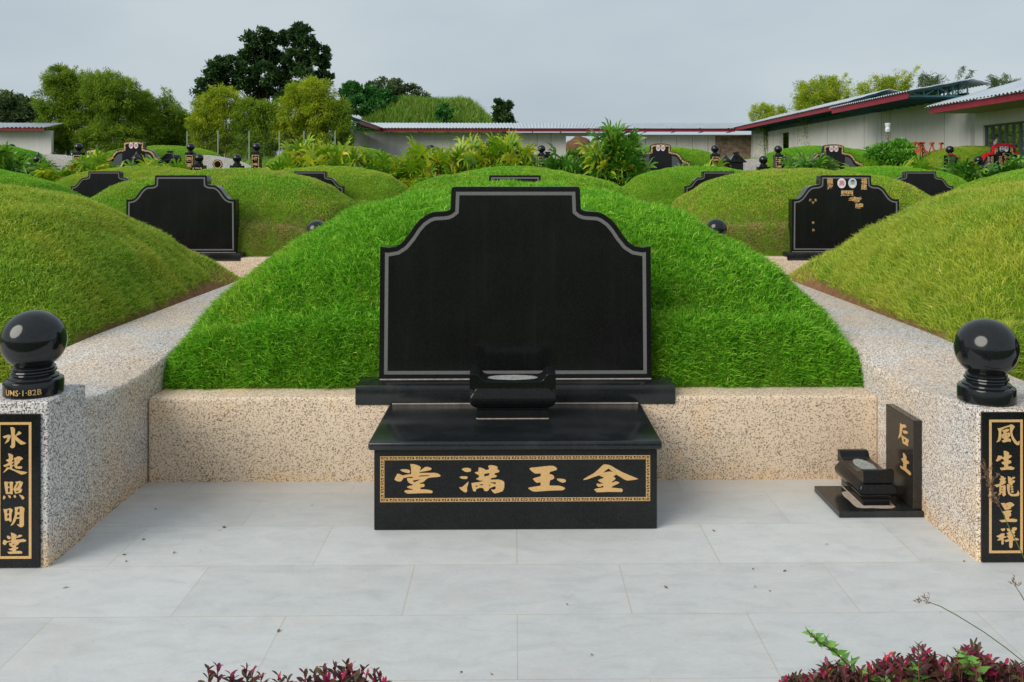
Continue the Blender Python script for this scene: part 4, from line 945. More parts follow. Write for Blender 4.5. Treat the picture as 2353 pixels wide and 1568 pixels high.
def side_wall(label, y0, y1, xe, fz, fh, xr, zr, ztop, trusses, openings=(), wall=True, sgn=1, xw=XW, shade_top=None):
    t = thing('covered_wall', label, 'covered wall', (0,0,0), 0, 'concrete walls with sloping sheet roofs')
    if wall:
        bm = bmesh.new(); segs = []
        cuts = sorted(openings); yy = y0
        for a, b, za, zb in cuts:
            add_box(bm, xw, xw+.3*sgn, yy, a, 1.4, ztop); add_box(bm, xw, xw+.3*sgn, a, b, 1.4, za); add_box(bm, xw, xw+.3*sgn, a, b, zb, ztop); yy = b
        add_box(bm, xw, xw+.3*sgn, yy, y1, 1.4, ztop); bmobj('wall', bm, M['concrete'], t)
        bm = bmesh.new(); y = y0+2.4
        while y < y1-1:
            add_box(bm, xw-.004*sgn, xw+.02*sgn, y-.012, y+.012, 1.5, ztop-.02); y += 6.1
        bmobj('wall_joint', bm, M['joint'], t)
    bmobj('fascia', box_bm(min(xe, xe+.03*sgn), max(xe, xe+.03*sgn), y0, y1, fz, fz+fh), M['fascia'], t)
    corr('roof_sheet', (xe-.12*sgn, y0-.3, fz+fh+.03), (xe-.12*sgn, y1+.1, fz+fh+.03), (xr, y0-.3, zr+.05), (xr, y1+.1, zr+.05), .27, t)
    corr('ridge_sheet', (xr+.9*sgn, y0-.3, zr-.14), (xr+.9*sgn, y1+.1, zr-.14), (xr-.02*sgn, y0-.3, zr+.06), (xr-.02*sgn, y1+.1, zr+.06), .27, t)
    for k in range(trusses):
        y = y0 + (y1-y0)*k/(trusses-1) + (.05 if k == 0 else -.1 if k == trusses-1 else 0)
        truss(t, y, xe+.06*sgn, xr, fz+.10, fz+fh-.02, zr-.02)
    if shade_top: bmobj('shade_board', box_bm(min(xw+.02*sgn, xw+.16*sgn), max(xw+.02*sgn, xw+.16*sgn), y0+.4, y1, ztop+.002, shade_top), M['teal'], t)  # added dark strip above the wall, standing in for shade under the roof
    bm = bmesh.new()
    for k in range(1, 9):
        f = k/9; add_bar(bm, (xe+(xr-xe)*f, y0, fz+fh-.06+(zr-fz-fh)*f), (xe+(xr-xe)*f, y1, fz+fh-.06+(zr-fz-fh)*f), .06)
    bmobj('purlin', bm, M['teal'], t)
    return t
side_wall('long pale concrete wall on the right under the farther stepped roof', 49.3, 76.6, 18.6, 5.80, .27, 20.7, 6.70, 5.55, 22, [(66.0, 68.4, 4.05, 5.28)], shade_top=6.5)
side_wall('tall pale concrete wall on the right under the nearer stepped roof', 39.6, 49.2, 17.6, 5.42, .28, 20.3, 6.20, 5.55, 12, shade_top=5.72)
wB = [o for o in bpy.data.objects if o.name.startswith('covered_wall')][-1]
side_wall('short roof wing with an open truss end beside the yellow bamboo', 64.8, 76.6, -11.3, 5.75, .27, -14.2, 6.95, 5.6, 6, (), True, -1, -13.0)
# back wall with its long roof
t = thing('covered_wall', 'long low concrete wall across the back under a red edged sheet roof', 'covered wall', (0,0,0), 0, 'concrete walls with sloping sheet roofs')
YB = 76.6
bm = bmesh.new(); add_box(bm, -12.9, 4.4, YB, YB+.3, 2.0, 5.72); add_box(bm, 9.2, 20.7, YB, YB+.3, 2.0, 5.55); add_box(bm, 4.4, 9.2, YB, YB+.3, 5.42, 5.72); bmobj('wall', bm, M['concrete'], t)
bm = bmesh.new()
for k in range(8): add_box(bm, 9.9+k*1.35, 9.93+k*1.35, YB-.006, YB+.1, 2.2, 5.4)
add_box(bm, 1.9, 1.93, YB-.006, YB+.1, 2.2, 5.6); add_box(bm, 3.1, 3.13, YB-.006, YB+.1, 2.2, 5.6); bmobj('wall_joint', bm, M['joint'], t)
bmobj('stained_patch', box_bm(17.3, 20.38, YB-.010, YB+.1, 2.2, 5.45), M['brownstain'], t)
bmobj('fascia', box_bm(-11.3, 18.6, 75.0, 75.03, 5.72, 6.0), M['fascia'], t)
corr('roof_sheet', (-11.2, 74.85, 6.02), (18.5, 74.85, 6.02), (-12.9, 77.8, 6.62), (20.6, 77.8, 6.62), .27, t)
bm = bmesh.new()
for k in range(13): x = -10.5+k*2.4; add_bar(bm, (x, 75.05, 5.86), (x, 77.7, 6.40), .08); add_bar(bm, (x, 75.05, 5.72), (x, YB+.1, 5.72), .06)
bmobj('rafter', bm, M['teal'], t)
# far left wall
t = thing('covered_wall', 'concrete wall with a sheet roof cut off at the far left edge', 'covered wall', (0,0,0), 0, 'concrete walls with sloping sheet roofs')
a = onY(-60, 300, 58); b = onY(101, 300, 58); zf = a.z
bmobj('wall', box_bm(a.x, b.x, 58.9, 59.2, 1.5, zf+.05), M['concrete'], t); bmobj('fascia', box_bm(a.x, b.x, 58.0, 58.03, zf, zf+.17), M['fascia'], t)
corr('roof_sheet', (a.x, 57.9, zf+.2), (b.x, 57.9, zf+.2), (a.x, 60.5, zf+.62), (b.x, 60.5, zf+.62), .27, t)
# near right building with a steel grille
t = thing('gate_building', 'low roofed concrete building with a steel bar grille at the right edge', 'building', (0,0,0))
z4 = 4.72
bmobj('fascia', box_bm(18.45, 18.48, 28.0, 39.3, z4, z4+.27), M['fascia'], t)
corr('roof_sheet', (18.3, 27.9, z4+.30), (18.3, 39.5, z4+.30), (23.5, 27.9, z4+1.72), (23.5, 39.5, z4+1.72), .27, t)
bmobj('soffit', box_bm(18.48, 20.5, 28.0, 39.25, z4, z4+.03), M['soffit'], t)
bm = bmesh.new(); add_box(bm, 20.42, 20.7, 28.0, 39.25, 4.15, z4-.002); add_box(bm, 20.42, 20.7, 38.55, 39.25, 1.4, 4.15); bmobj('wall', bm, M['concrete'], t)
bm = bmesh.new()
for z in (4.10, 3.25): add_box(bm, 20.48, 20.54, 28.0, 38.55, z-.04, z+.03)
for k in range(20): y = 38.4-k*.52; add_box(bm, 20.46, 20.56, y-.06, y+.06, 1.6, 4.08)
bmobj('grille', bm, M['greysteel'], t)

# ------------------------------------------------------------------ wire fence
t = thing('wire_fence', 'wire mesh fence on thin posts in front of the dark bamboo', 'fence', (0,0,0))
fx = [onY(x, 340, 56).x for x in (430, 501, 572.5, 641.7, 698.6, 770)]
for x in fx: bmobj('post', box_bm(x-.03, x+.03, 55.97, 56.03, terr_z(56)-.1, 4.78), M['galv'], t)
bm = bmesh.new(); 
for k in range(14): z = 2.3+k*.18; add_bar(bm, (fx[0], 56, z), (fx[-1], 56, z), .006)
x = fx[0]
while x < fx[-1]: add_bar(bm, (x, 56, 2.2), (x, 56, 4.7), .005); x += .16
bmobj('wire_mesh', bm, M['wire'], t)

# ------------------------------------------------------------------ foliage builders
def leaf_quads(C, D, ln, wd, name, mat, rnd, fold=.25):
    """one bent leaf of two quads per point: C centres, D directions"""
    n = len(C); D = D/np.linalg.norm(D, axis=1, keepdims=True)
    S = np.cross(D, rng.normal(size=(n,3))); S /= np.linalg.norm(S, axis=1, keepdims=True); U = np.cross(S, D)
    ln = np.broadcast_to(ln, (n,))[:,None]; wd = np.broadcast_to(wd, (n,))[:,None]
    p0 = C; p1 = C + D*ln*.45 + S*wd*.5 + U*wd*fold; p2 = C + D*ln - U*ln*.12; p3 = C + D*ln*.45 - S*wd*.5 + U*wd*fold
    V = np.stack([p0, p1, p2, p3], 1).reshape(-1,3); F = np.arange(n*4).reshape(-1,4)
    return npmesh(name, V, F, mat, {'rnd': np.repeat(np.clip(rnd, 0, 1), 4)})
def sph(n):
    v = rng.normal(size=(n,3)); return v/np.linalg.norm(v, axis=1, keepdims=True)
def crown_points(lobes, clumps, per, cr, gap=.0):
    """clumps of leaves on and in a set of (centre, radius3) lobes"""
    w = np.array([r[0]*r[2] for c, r in lobes]); w = w/w.sum(); pts = []; nrm = []; sh = []
    for (c, r), f in zip(lobes, w):
        k = max(3, int(clumps*f)); d = sph(k); rr = rng.uniform(.55, 1.0, k)**.6
        cc = np.array(c) + d*rr[:,None]*np.array(r)
        for q, dd in zip(cc, d):
            m = int(per*rng.uniform(.5, 1.4)); o = sph(m)*(rng.random(m)**.4)[:,None]*cr*rng.uniform(.6,1.3); o[:,2] *= .75
            pts.append(q+o); nrm.append(np.tile(dd, (m,1)) + sph(m)*.8); sh.append(np.full(m, rng.random()))
    return np.vstack(pts), np.vstack(nrm), np.concatenate(sh)
def plume_points(base, tips, per, spread):
    """leafy bamboo shoots: leaves strung along arching culms, denser towards the tip"""
    P = []; D = []; S = []
    for (tip, lean) in tips:
        b = np.array(base) + np.array([rng.normal(0,.4), rng.normal(0,.4), 0]); t_ = rng.random(per)**.7
        top = np.array(tip); ctrl = (b+top)/2 + np.array([0,0,.25*abs(top[2]-b[2])])
        q = ((1-t_)**2)[:,None]*b + (2*t_*(1-t_))[:,None]*ctrl + (t_**2)[:,None]*top
        q = q + rng.normal(size=(per,3))*spread*(1.15-t_)[:,None]
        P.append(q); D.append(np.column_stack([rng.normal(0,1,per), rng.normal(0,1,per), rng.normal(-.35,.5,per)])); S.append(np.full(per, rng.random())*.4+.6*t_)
    return np.vstack(P), np.vstack(D), np.concatenate(S)
def px_lobes(L_, d, dep=1.0):
    out = []
    for (x, y, r) in L_:
        p = onY(x, y, d + random.uniform(-1,1)*dep); R = r*d/2044; out.append(((p.x, p.y, p.z), (R, R*.9, R)))
    return out
def tree_from(name, label, cat, lobes, d, mat, n_cl, per, cr, ln, wd, group=None, trunk=True, plumes=None, culms=False, droop=.0):
    cx = float(np.mean([c[0] for c, r in lobes])); cy = float(np.mean([c[1] for c, r in lobes])); zb = terr_z(d)
    t = thing(name, label, cat, (cx, cy, zb), 0, group)
    P, D, sh = crown_points(lobes, n_cl, per, cr)
    if plumes:
        P2, D2, s2 = plumes; P = np.vstack([P, P2]); D = np.vstack([D, D2]); sh = np.concatenate([sh, s2])
    D = D + np.array([0,0,-droop]); n = len(P)
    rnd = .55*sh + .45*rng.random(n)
    me = leaf_quads(P - np.array([cx,cy,zb]), D, ln*rng.uniform(.7,1.3,n), wd*rng.uniform(.8,1.2,n), 'crown', mat, rnd)
    link('crown', me, t)
    if trunk:
        bm = bmesh.new(); zc = min(c[2] for c, r in lobes)
        if culms:
            for k in range(14):
                x = cx + random.uniform(-1,1)*.8; lb = lobes[k % len(lobes)][0]
                add_tube(bm, [(x-cx, random.uniform(-.4,.4), 0), ((x*.6+lb[0]*.4)-cx, (lb[1]-cy)*.4, (lb[2]-zb)*.6), (lb[0]-cx, lb[1]-cy, lb[2]-zb)], [.05,.045,.02], 5)
            bmobj('culm', bm, M['culm'], t)
        else:
            h0 = max(1.0, (zc-zb)*.7); add_tube(bm, [(0,0,-.1), (.05,0,h0*.5), (0,.05,h0)], [.28,.22,.18], 8)
            for c, r in lobes:
                e = Vector(c)-Vector((cx,cy,zb)); add_tube(bm, [(0,.02,h0*.9), tuple(Vector((e.x*.45, e.y*.45, h0+(e.z-h0)*.45))), tuple(e)], [.10,.05,.02], 6)
            bmobj('trunk', bm, M['bark'], t)
    return t
def bamboo(label, L_, d, mat, n_cl=230, per=60, tips=(), group='bamboo clumps behind the far terrace', spread=.30, ln=.25, wd=.042):
    L_ = [(x, y, r*.93) for x, y, r in L_]; ym = min(y for x, y, r in L_); tips = list(tips) + [(x+random.uniform(-.9,.9)*r, y-r*random.uniform(.85,1.25)) for x, y, r in L_ if y < ym+45 and tips for _ in range(2)]
    lobes = px_lobes(L_, d, .9); cx = np.mean([c[0] for c, r in lobes])
    pl = None
    if tips:
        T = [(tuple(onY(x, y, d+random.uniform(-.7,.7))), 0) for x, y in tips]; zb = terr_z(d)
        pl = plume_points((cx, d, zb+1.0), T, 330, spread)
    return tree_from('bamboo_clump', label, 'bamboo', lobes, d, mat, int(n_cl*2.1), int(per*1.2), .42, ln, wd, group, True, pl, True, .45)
bamboo('tall feathery bamboo at the left end of the thicket', [(140,185,34),(165,205,42),(125,235,40),(185,240,45),(130,285,45),(180,300,50),(120,325,35)], 62, M['bamboo_a'], 330, 60, [(118,152),(150,150),(135,156),(175,150),(190,160),(108,170),(215,168)])
bamboo('dark dense bamboo in the middle of the left thicket', [(215,200,36),(250,198,34),(285,216,32),(235,215,40),(270,225,42),(230,265,48),(285,270,48),(240,320,50),(290,325,45),(210,335,40)], 61, M['bamboo_a'], 330, 60, [(225,165),(245,172),(265,188),(290,190),(305,200)])
bamboo('drooping bamboo at the right end of the left thicket', [(320,240,32),(335,265,36),(310,300,40),(350,310,38),(330,340,30)], 62.5, M['bamboo_a'], 210, 55, [(318,205),(338,208),(350,220)])
bamboo('thin grey green bamboo between the two thickets', [(378,245,22),(400,270,26),(385,300,30),(415,315,30),(430,330,25),(375,335,26),(440,285,24),(445,315,26)], 64, M['bamboo_a'], 170, 50, [(375,200),(388,203),(410,235),(425,250),(440,262)])
bamboo('yellow green bamboo below the big dark tree, left part', [(480,245,30),(515,235,36),(470,285,36),(520,290,42),(480,325,36),(535,330,36)], 62, M['bamboo_y'], 270, 55, [(470,215),(500,205),(520,202),(545,210),(455,235)])
bamboo('yellow green bamboo below the big dark tree, middle part', [(570,260,30),(610,265,32),(580,300,38),(625,305,38),(600,335,34),(560,335,28)], 61.5, M['bamboo_a'], 230, 55, [(560,225),(600,232),(640,225)])
bamboo('brightest yellow bamboo in front of the big dark tree', [(690,220,30),(725,215,34),(680,260,40),(735,255,42),(770,255,28),(700,305,44),(755,300,36),(660,310,34),(720,340,32)], 61, M['bamboo_y'], 400, 58, [(665,190),(700,192),(730,184),(750,190),(770,210),(790,230),(645,220)])
bamboo('narrow leafy bamboo edge hanging beside the open truss end', [(783,262,18),(786,290,16),(790,318,16)], 60.5, M['bamboo_a'], 70, 45, [(798,235),(795,300)])
G_RB = 'bamboo clumps behind the right wall'
bamboo('low yellow bamboo behind the lower end of the right roof', [(1750,262,24),(1785,268,24),(1810,276,18)], 72, M['bamboo_y'], 55, 40, [(1730,240),(1752,236),(1775,240),(1800,248),(1820,262),(1722,258),(1765,245),(1742,250)], G_RB)
bamboo('rounded yellow bamboo above the farther stepped roof', [(1860,215,30),(1895,205,32),(1925,215,28),(1880,238,30),(1845,240,22)], 62, M['bamboo_y'], 80, 45, [(1850,190),(1885,172),(1908,178),(1945,168),(1955,180),(1930,190),(1840,205),(1865,180),(1922,172),(1838,225),(1950,205)], G_RB)
bamboo('airy bamboo between the two stepped roofs', [(1985,215,22),(2020,205,26),(2060,195,24),(2040,222,26)], 58, M['bamboo_y'], 42, 40, [(1990,190),(2010,172),(2045,178),(2080,160),(2110,150),(2095,165),(2030,180),(2065,172),(2085,185),(1975,200)], G_RB)
bamboo('thin bamboo sprigs behind the nearer stepped roof', [(2125,185,14),(2150,190,14)], 55, M['greyleaf'], 9, 30, [(2120,168),(2155,172),(2215,152),(2235,160)], G_RB, .2)
bamboo('grey bamboo sprigs above the gate building', [(2290,195,16),(2330,200,16)], 52, M['greyleaf'], 9, 30, [(2275,170),(2310,168),(2345,185),(2300,180)], G_RB, .2)
bamboo('dark bamboo seen through the steel grille', [(2290,300,30),(2330,300,34),(2360,290,34),(2310,330,30)], 46, M['bamboo_a'], 160, 55, [], G_RB)
bamboo('dark bamboo seen through the wall opening', [(1790,310,26),(1815,312,26),(1800,335,24)], 72, M['bamboo_a'], 90, 55, [], G_RB)
DT = [(575,92,18),(600,80,16),(620,95,20),(590,118,24),(565,140,20),(620,135,26),(655,92,18),(685,75,17),(705,80,18),(700,110,26),(735,125,20),(725,150,24),(680,140,26),(650,155,26),(610,170,28),(560,175,28),(520,150,22),(500,160,22),(482,185,22),(525,190,26),(468,207,14),(455,212,8),(590,205,26),(640,195,26),(700,180,24),(745,180,14),(757,182,8),(600,235,20),(660,225,20)]
tree_from('broadleaf_tree', 'big dark tree towering above the yellow bamboo', 'tree', px_lobes([(x, y, r*.88) for x, y, r in DT], 84, 2.4), 84, M['darkleaf'], 560, 75, .48, .32, .18)
tree_from('broadleaf_tree', 'dense dark green shrub tree on the hill beside the yellow bamboo', 'tree', px_lobes([(810,215,22),(845,225,22),(880,232,22),(915,245,16),(820,245,20),(860,250,20)], 96, 1.5), 96, M['shrubleaf'], 230, 60, .5, .34, .2, 'trees on the hill behind the back wall')
tree_from('broadleaf_tree', 'olive green tree on the hill behind the shrub tree', 'tree', px_lobes([(860,205,14),(885,200,18),(910,205,18),(940,215,20),(965,225,18),(975,240,14),(945,240,16)], 102, 1.5), 102, M['greyleaf'], 170, 50, .5, .34, .17, 'trees on the hill behind the back wall')
tree_from('broadleaf_tree', 'lone small tree standing alone above the long roof', 'tree', px_lobes([(1145,242,10),(1163,243,9),(1152,256,12),(1148,270,12),(1165,272,11),(1158,284,12),(1172,280,8)], 88, .5), 88, M['darkleaf'], 130, 45, .35, .26, .15, 'trees on the hill behind the back wall')
tree_from('broadleaf_tree', 'grey green tree behind the far left wall', 'tree', px_lobes([(15,240,24),(50,245,22),(75,240,16),(30,268,24),(70,268,20),(-20,250,24)], 72, 1.2), 72, M['greyleaf'], 190, 50, .5, .32, .15)
tree_from('leafy_bush', 'small round bush on the grassy hill', 'bush', px_lobes([(1022,252,9),(1015,262,10),(1030,262,8)], 90, .4), 90, M['shrubleaf'], 60, 40, .3, .3, .16)

# grassy hill behind the wall
hx0 = onY(985, 280, 96).x
def hill_h(x, y):
    return 3.4 + 6.6*np.exp(-((x-hx0)/8.5)**4)*np.exp(-((y-98)/9.0)**2) + .35*np.sin(x*.9)*np.cos(y*.7)
gx, gy = np.meshgrid(np.linspace(hx0-22, hx0+20, 60), np.linspace(82, 118, 40)); gz = hill_h(gx, gy)
V = np.column_stack([gx.ravel(), gy.ravel(), gz.ravel()]); nxh = 60
F = np.array([(j*nxh+i, j*nxh+i+1, (j+1)*nxh+i+1, (j+1)*nxh+i) for j in range(39) for i in range(59)])
tag(link('hill', npmesh('hill', V, F, M['ground'], smooth=True)), kind='structure')
def blades(name, X, Y, Z, lmin, lmax, w, mat, lean=.5):
    n = len(X); ang = rng.uniform(0, 2*np.pi, n); am = rng.uniform(0, lean, n); ln = rng.uniform(lmin, lmax, n)
    d = np.column_stack([np.cos(ang)*am, np.sin(ang)*am, np.ones(n)]); p0 = np.column_stack([X, Y, Z])
    s = np.column_stack([-np.sin(ang+.7), np.cos(ang+.7), np.zeros(n)])*w
    p1 = p0 + d*(ln*.6)[:,None]; p2 = p0 + d*ln[:,None] + np.column_stack([np.cos(ang)*am*ln*.4, np.sin(ang)*am*ln*.4, -am*ln*.3])
    V = np.stack([p0-s*.5, p0+s*.5, p1+s*.4, p1-s*.4, p2+s*.1, p2-s*.1], 1).reshape(-1,3)
    b = np.arange(n)[:,None]*6; F = np.vstack([b+[0,1,2,3], b+[3,2,4,5]])
    return npmesh(name, V, F, mat, {'rnd': np.repeat(rng.random(n), 6)})
X = rng.uniform(hx0-13, hx0+11, 26000); Y = rng.uniform(86, 100, 26000); Z = hill_h(X, Y)
tag(link('hill_grass', blades('hill_grass', X, Y, Z, .3, 1.0, .07, M['wild'], .7)), 'wild grass covering the hill behind the long roof', 'grass', kind='stuff')
X = rng.uniform(-30, 22, 26000); Y = rng.uniform(46.5, 58, 26000); Z = np.array([terr_z(y) for y in Y])
tag(link('weeds', blades('weeds', X, Y, Z, .3, 1.3, .05, M['wild'], .6)), 'rough weeds in front of the wire fence and bamboo', 'weeds', kind='stuff')
# earth heap seen through the gap in the back wall
bm = bmesh.new(); bmesh.ops.create_icosphere(bm, subdivisions=4, radius=1)
c = onY(1332, 345, 84)
for v in bm.verts:
    k = 1 + .18*mnoise.noise(v.co*2.3) + .08*mnoise.noise(v.co*7); v.co = Vector((v.co.x*1.35*k, v.co.y*1.3, v.co.z*1.25*k))
o = bmobj('earth_heap', bm, M['soil'], None, True); o.location = c; tag(o, 'heap of brown earth seen through the gap in the back wall', 'earth heap')
X = rng.uniform(c.x-2.5, c.x+5, 5000); Y = rng.uniform(79, 83, 5000); Z = np.full(5000, 3.1)
tag(link('tall_grass', blades('tall_grass', X, Y, Z, .5, 1.6, .06, M['wild'], .5)), 'tall grass in front of the earth heap in the wall gap', 'grass', kind='stuff')
X = rng.uniform(c.x-3, c.x+6, 5000); Y = rng.uniform(88, 92, 5000); Z = np.full(5000, 4.9)
bmk = box_bm(c.x-4, c.x+8, 87, 93, 2, 4.95); tag(bmobj('bank', bmk, M['ground'], None, True, .6, 3), kind='structure')
tag(link('bank_grass', blades('bank_grass', X, Y, Z, .2, .6, .07, M['wild'], .6)), 'grass on the bank behind the earth heap', 'grass', kind='stuff')

# ------------------------------------------------------------------ fan palms
def palm_variant(nf, height, spread, lf, seed, upright=False):
    r = np.random.default_rng(seed); V = []; F = []; R = []; stems = bmesh.new()
    def quadstrip(p, d, up, ln, w, rv):
        d = d/np.linalg.norm(d); s = np.cross(d, up); s = s/(np.linalg.norm(s)+1e-9); u = np.cross(s, d); b = len(V)
        prm = [(0,.25,0),(.35,1.0,.02),(.75,.85,-.05),(1.0,.15,-.20)]
        for f, wf, dr in prm:
            c = p + d*ln*f + u*ln*dr - np.array([0,0,1])*ln*.20*f*f
            V.append(c - s*w*wf*.5); V.append(c + s*w*wf*.5); R.extend([rv, rv])
        for k in range(3): F.append((b+2*k, b+2*k+1, b+2*k+3, b+2*k+2))
    ns = max(2, nf//4); sb = [(r.normal(0,.16), r.normal(0,.16)) for _ in range(ns)]
    for k in range(nf):
        sx, sy = sb[k % ns]; hz = height*r.uniform(.25, .92); a = r.uniform(0, 2*np.pi); pet = spread*r.uniform(.5, 1.0)
        elev = r.uniform(.55, 1.4) if upright else r.uniform(-.1, 1.0); base = np.array([sx, sy, hz]); dirp = np.array([np.cos(a)*np.cos(elev), np.sin(a)*np.cos(elev), np.sin(elev)])
        tip = base + dirp*pet; add_tube(stems, [tuple(base), tuple(base+dirp*pet*.6+np.array([0,0,.03])), tuple(tip)], [.008,.006,.005], 4)
        nl = r.integers(7, 11); up = np.cross(dirp, np.array([-np.sin(a), np.cos(a), 0])); up = -up if up[2] < 0 else up
        side = np.cross(dirp, up); tone = r.beta(2, 2)
        if r.random() < .05: tone = 1.0
        for q in range(nl):
            th = (q/(nl-1)-.5)*np.radians(r.uniform(210, 250)); dd = dirp*np.cos(th) + side*np.sin(th) + up*r.uniform(-.02,.22)
            quadstrip(tip, dd, up, lf*r.uniform(.85,1.12)*(1-.18*abs(th)/2), lf*.165, np.clip(tone+r.normal(0,.10), 0, 1))
    for sx, sy in sb: add_tube(stems, [(sx, sy, -.1), (sx, sy, height*.9)], [.018,.014], 5)
    me_s = bpy.data.meshes.new('stems'); stems.to_mesh(me_s); stems.free(); me_s.materials.append(M['culm'])
    V_, F_, R_ = np.array(V), np.array(F), np.array(R)
    return V_, F_, R_, me_s
PV = []
for k in range(8):
    V_, F_, R_, ms = palm_variant(20 + 2*k, 1.0, .34, .46, 100+k, k >= 6)
    PV.append((npmesh('fronds', V_, F_, M['palm'], {'rnd': R_}), npmesh('fronds', V_, F_, M['palm_dk'], {'rnd': R_}), ms))
def palm(px, ytop, d, label='fan palm with narrow green and yellow leaflets in the hedge behind the mounds', group='fan palms of the hedge', dark=False, v=None, sxy=1.0, grounded=True):
    p = onY(px, ytop, d); zb = max(terr_z(d), p.z - 2.2); s = max(.6, (p.z - zb)/1.28)
    k = random.randrange(6) if v is None else v
    t = thing('fan_palm', label, 'fan palm', (p.x, d, zb), random.uniform(0, 6.28), group)
    t.scale = (sxy*min(1.1, .55+.25*s), sxy*min(1.1, .55+.25*s), s)
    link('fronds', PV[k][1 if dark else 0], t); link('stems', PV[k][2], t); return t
hedge = []
for x in range(690, 1206, 15):
    f = (x-690)/515; yt = 330 + 14*math.sin(f*math.pi*1.4) + random.uniform(-9, 6)
    if 860 < x < 930: yt += 8
    if 965 < x < 1030: yt += 12
    if 1095 < x < 1145: yt += 8
    hedge.append((x, yt, 30.6+random.uniform(-.5,.5), False))
for x in range(800, 1150, 20): hedge.append((x, 378+random.uniform(-8,14), 29.9+random.uniform(-.2,.2), x % 40 == 0))
for x in range(850, 1060, 22): hedge.append((x, 402+random.uniform(-4,10), 29.5, x % 44 == 0))
for x, y in ((0,340),(18,342),(40,352),(60,362),(80,372)): hedge.append((x, y, 30.4, True))
for x, y in ((105,378),(120,370),(140,372),(158,366),(178,360),(196,356),(214,340),(228,352),(245,366),(262,370),(130,392),(155,390),(180,388),(205,384),(150,405),(175,402),(192,400),(228,378)): hedge.append((x, y, 30.0, False))
for x, y in ((280,374),(300,374),(330,358),(350,356),(366,362),(385,368),(400,374),(425,384),(462,382),(610,376),(628,372),(645,372),(662,366),(678,362)): hedge.append((x, y, 30.2, False))
for x, y in ((1600,368),(1615,366),(1640,372),(1580,378)): hedge.append((x, y, 30.4, False))
for x, y in ((1990,372),(2010,370),(2030,374),(2055,376),(1975,380)): hedge.append((x, y, 30.4, False))
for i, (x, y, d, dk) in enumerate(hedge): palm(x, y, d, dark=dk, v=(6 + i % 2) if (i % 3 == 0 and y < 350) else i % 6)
Gt_ = 'larger fan palms by the far terrace'
for x, y in ((1400,299),(1420,296),(1412,320),(1385,328),(1440,322),(1370,345),(1395,350),(1425,350),(1455,345),(1475,362),(1400,385),(1430,388),(1462,390),(1385,395),(1445,408)):
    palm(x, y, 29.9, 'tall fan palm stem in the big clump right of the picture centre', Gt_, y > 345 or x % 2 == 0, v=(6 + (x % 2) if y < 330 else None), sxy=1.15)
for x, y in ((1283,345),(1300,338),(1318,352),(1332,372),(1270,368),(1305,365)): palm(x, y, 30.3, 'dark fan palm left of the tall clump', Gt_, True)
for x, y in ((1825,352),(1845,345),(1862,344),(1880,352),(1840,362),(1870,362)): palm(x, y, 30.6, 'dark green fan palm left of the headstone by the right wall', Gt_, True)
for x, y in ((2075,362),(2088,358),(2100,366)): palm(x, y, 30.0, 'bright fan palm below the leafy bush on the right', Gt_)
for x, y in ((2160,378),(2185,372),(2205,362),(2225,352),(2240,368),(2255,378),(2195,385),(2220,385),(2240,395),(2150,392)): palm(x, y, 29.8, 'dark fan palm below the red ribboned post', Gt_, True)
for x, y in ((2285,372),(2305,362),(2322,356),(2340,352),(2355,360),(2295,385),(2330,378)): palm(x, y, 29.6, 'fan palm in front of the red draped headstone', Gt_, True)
# leafy bush on the right
tree_from('leafy_bush', 'bright leafy bush below the bottle on a pole', 'bush', px_lobes([(2010,352,14),(2030,350,15),(2050,345,16),(2070,342,15),(2088,347,11),(2040,366,18),(2075,368,20),(2098,378,14),(2060,335,10),(2090,372,14)], 31.2, .6), 31.2, M['bush'], 330, 26, .16, .13, .055, None, True)
# papaya
t = thing('papaya_plant', 'young papaya with broad lobed leaves behind the palm hedge', 'papaya plant', (onY(965, 360, 32).x, 32, 1.2))
V = []; F = []; R = []; st = bmesh.new(); top = np.array([0, 0, 1.55])
add_tube(st, [(0,0,0),(0,0,1.55)], [.04,.025], 6)
for k in range(11):
    a = k*2.4; el = random.uniform(.15, .9); d = np.array([math.cos(a)*math.cos(el), math.sin(a)*math.cos(el)*.6, math.sin(el)*.7]); ln = random.uniform(.4,.85); tip = top + d*ln + np.array([0,0,-.05])
    add_tube(st, [tuple(top), tuple(top+d*ln*.5+np.array([0,0,.04])), tuple(tip)], .008, 4); s = np.array([-math.sin(a), math.cos(a), 0])
    for q in range(9):
        th = (q/8-.5)*4.6; dd = (d*[1,1,.2])*math.cos(th) + s*math.sin(th); dd = dd/np.linalg.norm(dd); L2 = random.uniform(.20,.30); n2 = np.cross(dd, [0,0,1]); b = len(V); rv = random.random()
        for f, wf, dz in ((0,.2,0),(.4,.8,.0),(.65,1.1,-.02),(1,.1,-.06)):
            c = tip + dd*L2*f + np.array([0,0,dz]); V.append(c-n2*.05*wf); V.append(c+n2*.05*wf); R += [rv, rv]
        for j in range(3): F.append((b+2*j, b+2*j+1, b+2*j+3, b+2*j+2))
link('leaves', npmesh('leaves', np.array(V), np.array(F), M['bush'], {'rnd': np.array(R)}), t); bmobj('stem', st, M['stem_green'], t)

